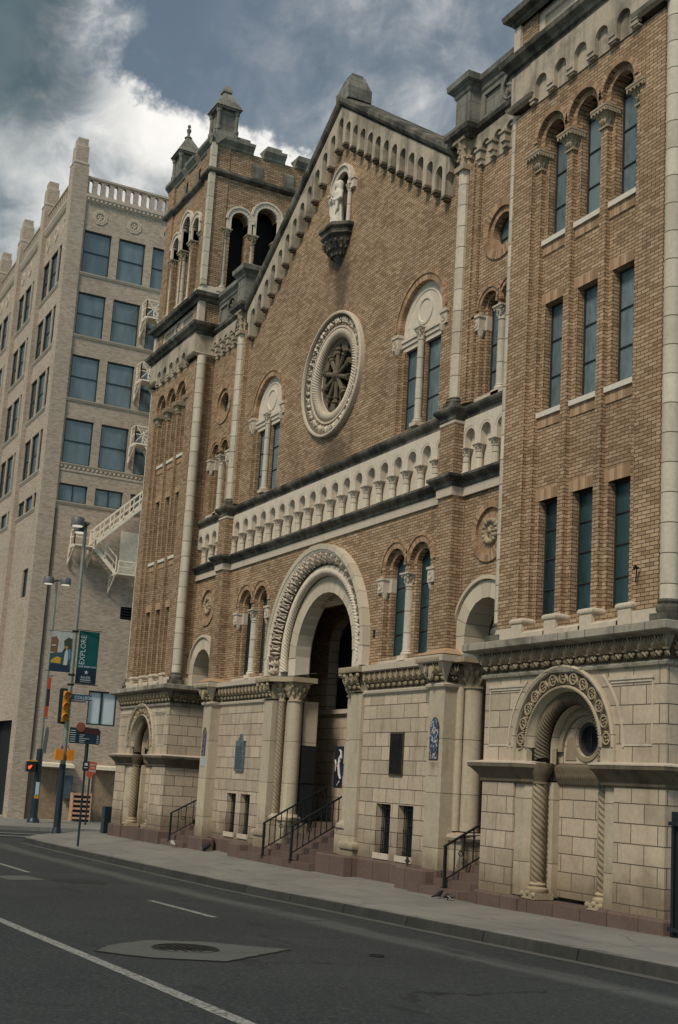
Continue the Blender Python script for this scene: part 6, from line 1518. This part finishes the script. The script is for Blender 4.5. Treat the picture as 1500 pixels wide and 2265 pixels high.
cols_ = [('sky_field', (.42, .46, .47), rect(y0, y1, 3.1, 4.13)), ('dark_field', (.012, .035, .07), rect(y0, y1, 2.92, 3.12)), ('tower_shape', (.20, .10, .05), [(y0, 3.5), (y0+.2, 3.45), (y0+.22, 3.85), (y0+.14, 3.98), (y0, 3.93)]), ('foliage', (.035, .06, .03), [(y1-.33, 3.4), (y1, 3.3), (y1, 3.93), (y1-.12, 3.97), (y1-.26, 3.85), (y1-.22, 3.65)]),
    ('water', (.03, .08, .10), [(y0, 3.12), (y1, 3.12), (y1, 3.45), (y1-.3, 3.5), (y0, 3.44)]), ('yellow_shape', (.55, .32, .03), [(y0+.03, 3.17), (y0+.33, 3.15), (y0+.34, 3.32), (y0+.22, 3.36), (y0+.05, 3.26)]), ('white_shape', (.50, .55, .56), [(y1-.22, 3.12), (y1-.10, 3.12), (y1-.09, 3.45), (y1-.14, 3.62), (y1-.20, 3.5)]), ('blue_shape', (.08, .22, .36), [(y1-.10, 3.3), (y1-.02, 3.3), (y1-.02, 3.6), (y1-.10, 3.62)]), ('warm_spot', (.50, .20, .06), circ(y1-.16, 3.66, .045, 10)), ('white_stripes', (.48, .46, .42), [(y0+.02, 3.66), (y0+.15, 3.68), (y0+.15, 3.72), (y0+.02, 3.70)])]
for i, (nm, c_, pl_) in enumerate(cols_):
    M[nm] = flat('banner_'+nm, c_, .6, noise=.15); MB().plate(pl_, [], -.0015*i, .01, TB2, back=(i == 0)).build(nm, nm, t)
# traffic signal seen from the side/back
t = thing('traffic_signal', 'yellow three-light traffic signal with black backboard strapped to the near lamp pole', 'traffic signal', (LX, LY-.3, 1.3))
MB().plate([(LY-.30, 1.36), (LY-.08, 1.34), (LY-.04, 2.38), (LY-.10, 2.42), (LY-.28, 2.42), (LY-.32, 2.36)], [], 0, .02, East(LX+.02), back=True).build('backboard', 'polebl', t)
MB().box(LX+.03, LX+.16, LY-.20, LY-.05, 1.42, 2.34).build('housing', 'yellow', t)
for z in (1.55, 1.88, 2.21):
    q = MB().lathe(0, 0, [(.105, 0), (.11, .16), (.10, .17)], 14, a0=-PI*.25, a1=PI*1.25, cap=False)
    q.v = [(LX+.14+v[2], LY-.13+v[0], z+v[1]) for v in q.v]; q.build('visor', 'yellow', t, smooth=True)
t = thing('street_sign', 'small blue street name sign with white lettering on the near lamp pole', 'street sign', (LX, LY+.3, 2.15)); T = East(LX+.10)
MB().mbox(T, LY+.02, LY+.66, 2.10, 2.27, 0, .015).build('board', 'signblue', t); q = MB(); textmesh('COLLEGE', T, LY+.13, 2.135, .13, -.004, q, bold=True); q.build('lettering', 'signtxt', t); MB().mbox(T, LY-.02, LY+.50, 2.03, 2.085, 0, .012).build('lower_strip', 'lamphd', t)
t = thing('pedestrian_signal', 'orange-yellow pedestrian signal box seen from behind, split by the near lamp pole', 'pedestrian signal', (LX, LY, .3))
for a, b_ in ((-.31, -.07), (.06, .26)):
    q = MB(); q.box(LX+.02, LX+.22, LY+a, LY+b_, .27, .56); q.box(LX+.04, LX+.20, LY+a+.02, LY+b_-.02, .56, .59); q.build('housing', 'orange', t)
q = MB(); 
for a in (-.13, .12): q.tube([(LX, LY, .68), (LX+.05, LY+a*.7, .70), (LX+.1, LY+a, .62), (LX+.1, LY+a, .56)], .022, 6)
q.build('bracket', 'brownred', t)
# second lamp
L2X, L2Y = -47.1+O, 12.0
t = thing('street_lamp', 'slimmer street lamp standing before the office block shutters', 'street lamp', (L2X, L2Y, -2.0))
MB().tube([(L2X, L2Y, .65), (L2X, L2Y, 7.0)], [.075, .05], 10).build('pole', 'galv', t, smooth=True); q = MB().tube([(L2X, L2Y, -1.98), (L2X, L2Y, .70)], [.15, .12], 12); q.tube([(L2X, L2Y, -2.0), (L2X, L2Y, -1.90), (L2X, L2Y, -1.8)], [.25, .23, .14], 12); q.build('base', 'polebl', t, smooth=True)
drum(t, L2X, L2Y-.32, 7.05, L2X, L2Y); drum(t, L2X, L2Y+.34, 7.08, L2X, L2Y)
T = East(L2X+.14); q = MB().mbox(T, L2Y-.06, L2Y+.07, -.98, -.52, -.0, .02); q.build('sticker', 'signtxt', t); MB().mbox(T, L2Y-.08, L2Y+.08, -1.12, -1.0, -.0, .02).build('yellow_button', 'yellow', t)
t = thing('pedestrian_signal', 'black pedestrian signal box showing a red hand on the farther lamp pole', 'pedestrian signal', (L2X, L2Y-.3, 0))
q = MB().box(L2X, L2X+.22, L2Y-.50, L2Y-.14, -.16, .22); q.build('housing', 'lampblack', t); MB().box(L2X-.02, L2X+.24, L2Y-.44, L2Y-.12, .22, .27).build('hood', 'yellow', t)
T = East(L2X+.225); MB().plate([(L2Y-.44, -.02), (L2Y-.40, -.08), (L2Y-.34, -.03), (L2Y-.29, .08), (L2Y-.33, .09), (L2Y-.37, .05), (L2Y-.42, .07)], [], 0, .01, T).build('red_hand', 'redlit', t)
t = thing('vertical_sign', 'narrow vertical red and dark sign on edge, strapped to the farther lamp pole', 'sign', (L2X, L2Y+.1, 1.9)); T = East(L2X+.09)
MB().mbox(T, L2Y+.02, L2Y+.14, 2.95, 3.38, 0, .02).build('upper_panel', 'redsign', t); MB().mbox(T, L2Y+.02, L2Y+.14, 2.30, 2.95, 0, .02).build('middle_panel', 'maroon', t); MB().mbox(T, L2Y+.0, L2Y+.13, 1.88, 2.30, 0, .02).build('lower_panel', 'redsign', t)
q = MB(); q.bar((L2X, L2Y, 3.42), (L2X+.05, L2Y+.2, 3.46), .03); q.bar((L2X, L2Y, 1.86), (L2X+.05, L2Y+.15, 1.84), .03); q.build('strap', 'iron', t)
t = thing('edge_on_sign', 'grey pointed sign seen nearly edge-on below the red vertical sign', 'sign', (L2X, L2Y+.1, .6)); T = East(L2X+.12)
MB().plate([(L2Y+.05, .58), (L2Y+.20, .55), (L2Y+.24, 1.35), (L2Y+.18, 1.58), (L2Y+.10, 1.42)], [], 0, .02, T, back=True).build('board', 'lamphd', t)
# wayfinding post
SX, SY, SZ = -32.0+O, 9.36, -1.90
t = thing('wayfinding_sign', 'dark blue wayfinding sign with maroon top and round emblem on a slim post', 'sign', (SX, SY, SZ))
q = MB().tube([(SX, SY, SZ), (SX, SY, .2)], .03, 8); q.tube([(SX, SY, .2), (SX, SY, .95)], .05, 8); q.build('post', 'polebl', t, smooth=True)
T = East(SX+.07)
bp_ = [(SY-.30, .68), (SY+.28, .68), (SY+.31, .72), (SY+.31, 1.02), (SY+.24, 1.10), (SY-.30, 1.12)]
MB().plate(bp_, [], 0, .03, T, back=True).build('board', 'navy', t); MB().plate([(SY-.29, .93), (SY+.30, .93), (SY+.30, 1.02), (SY+.235, 1.09), (SY-.29, 1.11)], [], -.005, 0, T).build('maroon_band', 'maroon', t)
q = MB().mbox(T, SY-.50, SY-.30, .68, 1.08, .02, .05); q.build('side_board', 'navy', t)
q = MB()
for i in range(5): q.mbox(T, SY-.24, SY-.24+(.13, .16, .26, .10, .13)[i], .715+.045*i, .728+.045*i, -.006, 0); q.mbox(T, SY+.22, SY+.27, .715+.045*i, .728+.045*i, -.006, 0)
for i in range(6): q.mbox(T, SY-.48, SY-.34, .72+.055*i, .735+.055*i, .014, .02)
q.mbox(T, SY-.02, SY+.24, 1.096, 1.104, -.006, .02); q.build('lettering', 'signtxt', t)
MB().ring(SY-.23, 1.10, [(.125, 0), (.12, -.02), (.0, -.025)], T, 0, 2*PI, 24).build('emblem', 'brownred', t)
t = thing('parking_notice', 'small square dark notice fixed halfway up the wayfinding post', 'sign', (SX, SY, 0)); T = East(SX+.05)
MB().mbox(T, SY-.075, SY+.085, .0, .24, 0, .02).build('board', 'polebl', t); q = MB().mbox(T, SY-.03, SY+.05, .13, .20, -.004, 0); q.mbox(T, SY-.04, SY+.05, .07, .09, -.004, 0); q.build('lettering', 'signtxt', t)
# pay sign
PX, PY = -46.9+O, 13.93
t = thing('parking_sign', 'orange-red pay parking sign with an arrow-shaped foot on a thin post across the side street', 'sign', (PX, PY, -2.0))
MB().tube([(PX, PY, -2.0), (PX, PY, -.2)], .035, 8).build('post', 'polebl', t); T = East(PX+.06)
MB().plate([(PY-.16, -.18), (PY-.03, -.24), (PY+.0, -.30), (PY+.06, -.20), (PY+.20, -.05), (PY+.22, .34), (PY-.12, .36)], [], 0, .02, T, back=True).build('board', 'redsign', t)
q = MB()
for i, s_ in enumerate(('PAY', 'TO', 'PARK')): textmesh(s_, T, PY+.07, .20-.115*i, .11, -.004, q, align='CENTER', bold=True)
q.build('lettering', 'signtxt', t)
# slatted wooden stack, meter box, cabinet
M['wood'] = flat('fresh_orange_wood', (.50, .30, .19), .7, noise=.2)
t = thing('slatted_crate', 'tall crate of pale orange wooden slats against the office wall', 'crate', (XO, 14.5, -2.0))
XQ = XO+.12; q = MB()
for i in range(6): q.box(XQ, XQ+.35, 14.14, 14.86, -1.90+.185*i, -1.82+.185*i)
q.build('slats', 'wood', t); q = MB()
for y in (14.12, 14.86): q.box(XQ, XQ+.36, y-.02, y+.02, -1.99, -.88)
q.build('frame', 'wood', t); MB().box(XQ, XQ+.3, 14.15, 14.85, -1.97, -.9).build('back', 'black', t)
t = thing('meter_cabinet', 'grey-blue metal meter cabinet on the office wall beside the slatted crate', 'cabinet', (XO, 14.0, -.7)); M['cab'] = flat('grey_blue_metal', (.08, .11, .135), .45, .3, noise=.2)
q = MB().box(XO-.1, XO+.10, 13.83, 14.15, -1.16, -.22); q.build('box', 'cab', t); MB().box(XO+.10, XO+.115, 13.86, 14.12, -1.12, -.26).build('door', 'cab', t)
t = thing('utility_box', 'dark metal utility box at the foot of the far tower corner', 'utility box', (-36.7+O, 11.55, -1.75)); q = MB().box(-36.95+O, -36.66+O, 11.45, 11.75, -1.8, -1.0); q.build('box', 'polebl', t); MB().box(-36.655+O, -36.645+O, 11.48, 11.72, -1.75, -1.05).build('door', 'polebl', t)
# iron gate in the alley beside the near tower
t = thing('alley_gate', 'black iron gate closing the passage beyond the near tower', 'gate', (11.65, 11.4, -1.6))
q = MB(); q.bar((11.72, 11.44, -1.62), (11.72, 11.44, -.05), .07); q.build('post', 'iron', t); q = MB(); 
for i in range(14): q.bar((11.78+.1*i, 11.36, -1.58), (11.78+.1*i, 11.36, -.2), .02)
q.bar((11.7, 11.36, -1.5), (13.2, 11.36, -1.5), .05); q.bar((11.7, 11.36, -.2), (13.2, 11.36, -.2), .05); q.build('bars', 'iron', t); MB().box(11.72, 13.2, 11.40, 11.42, -1.58, -.12).build('backing_sheet', 'black', t)
# drop helper tags
for o in bpy.data.objects:
    if '_b' in o: del o['_b']
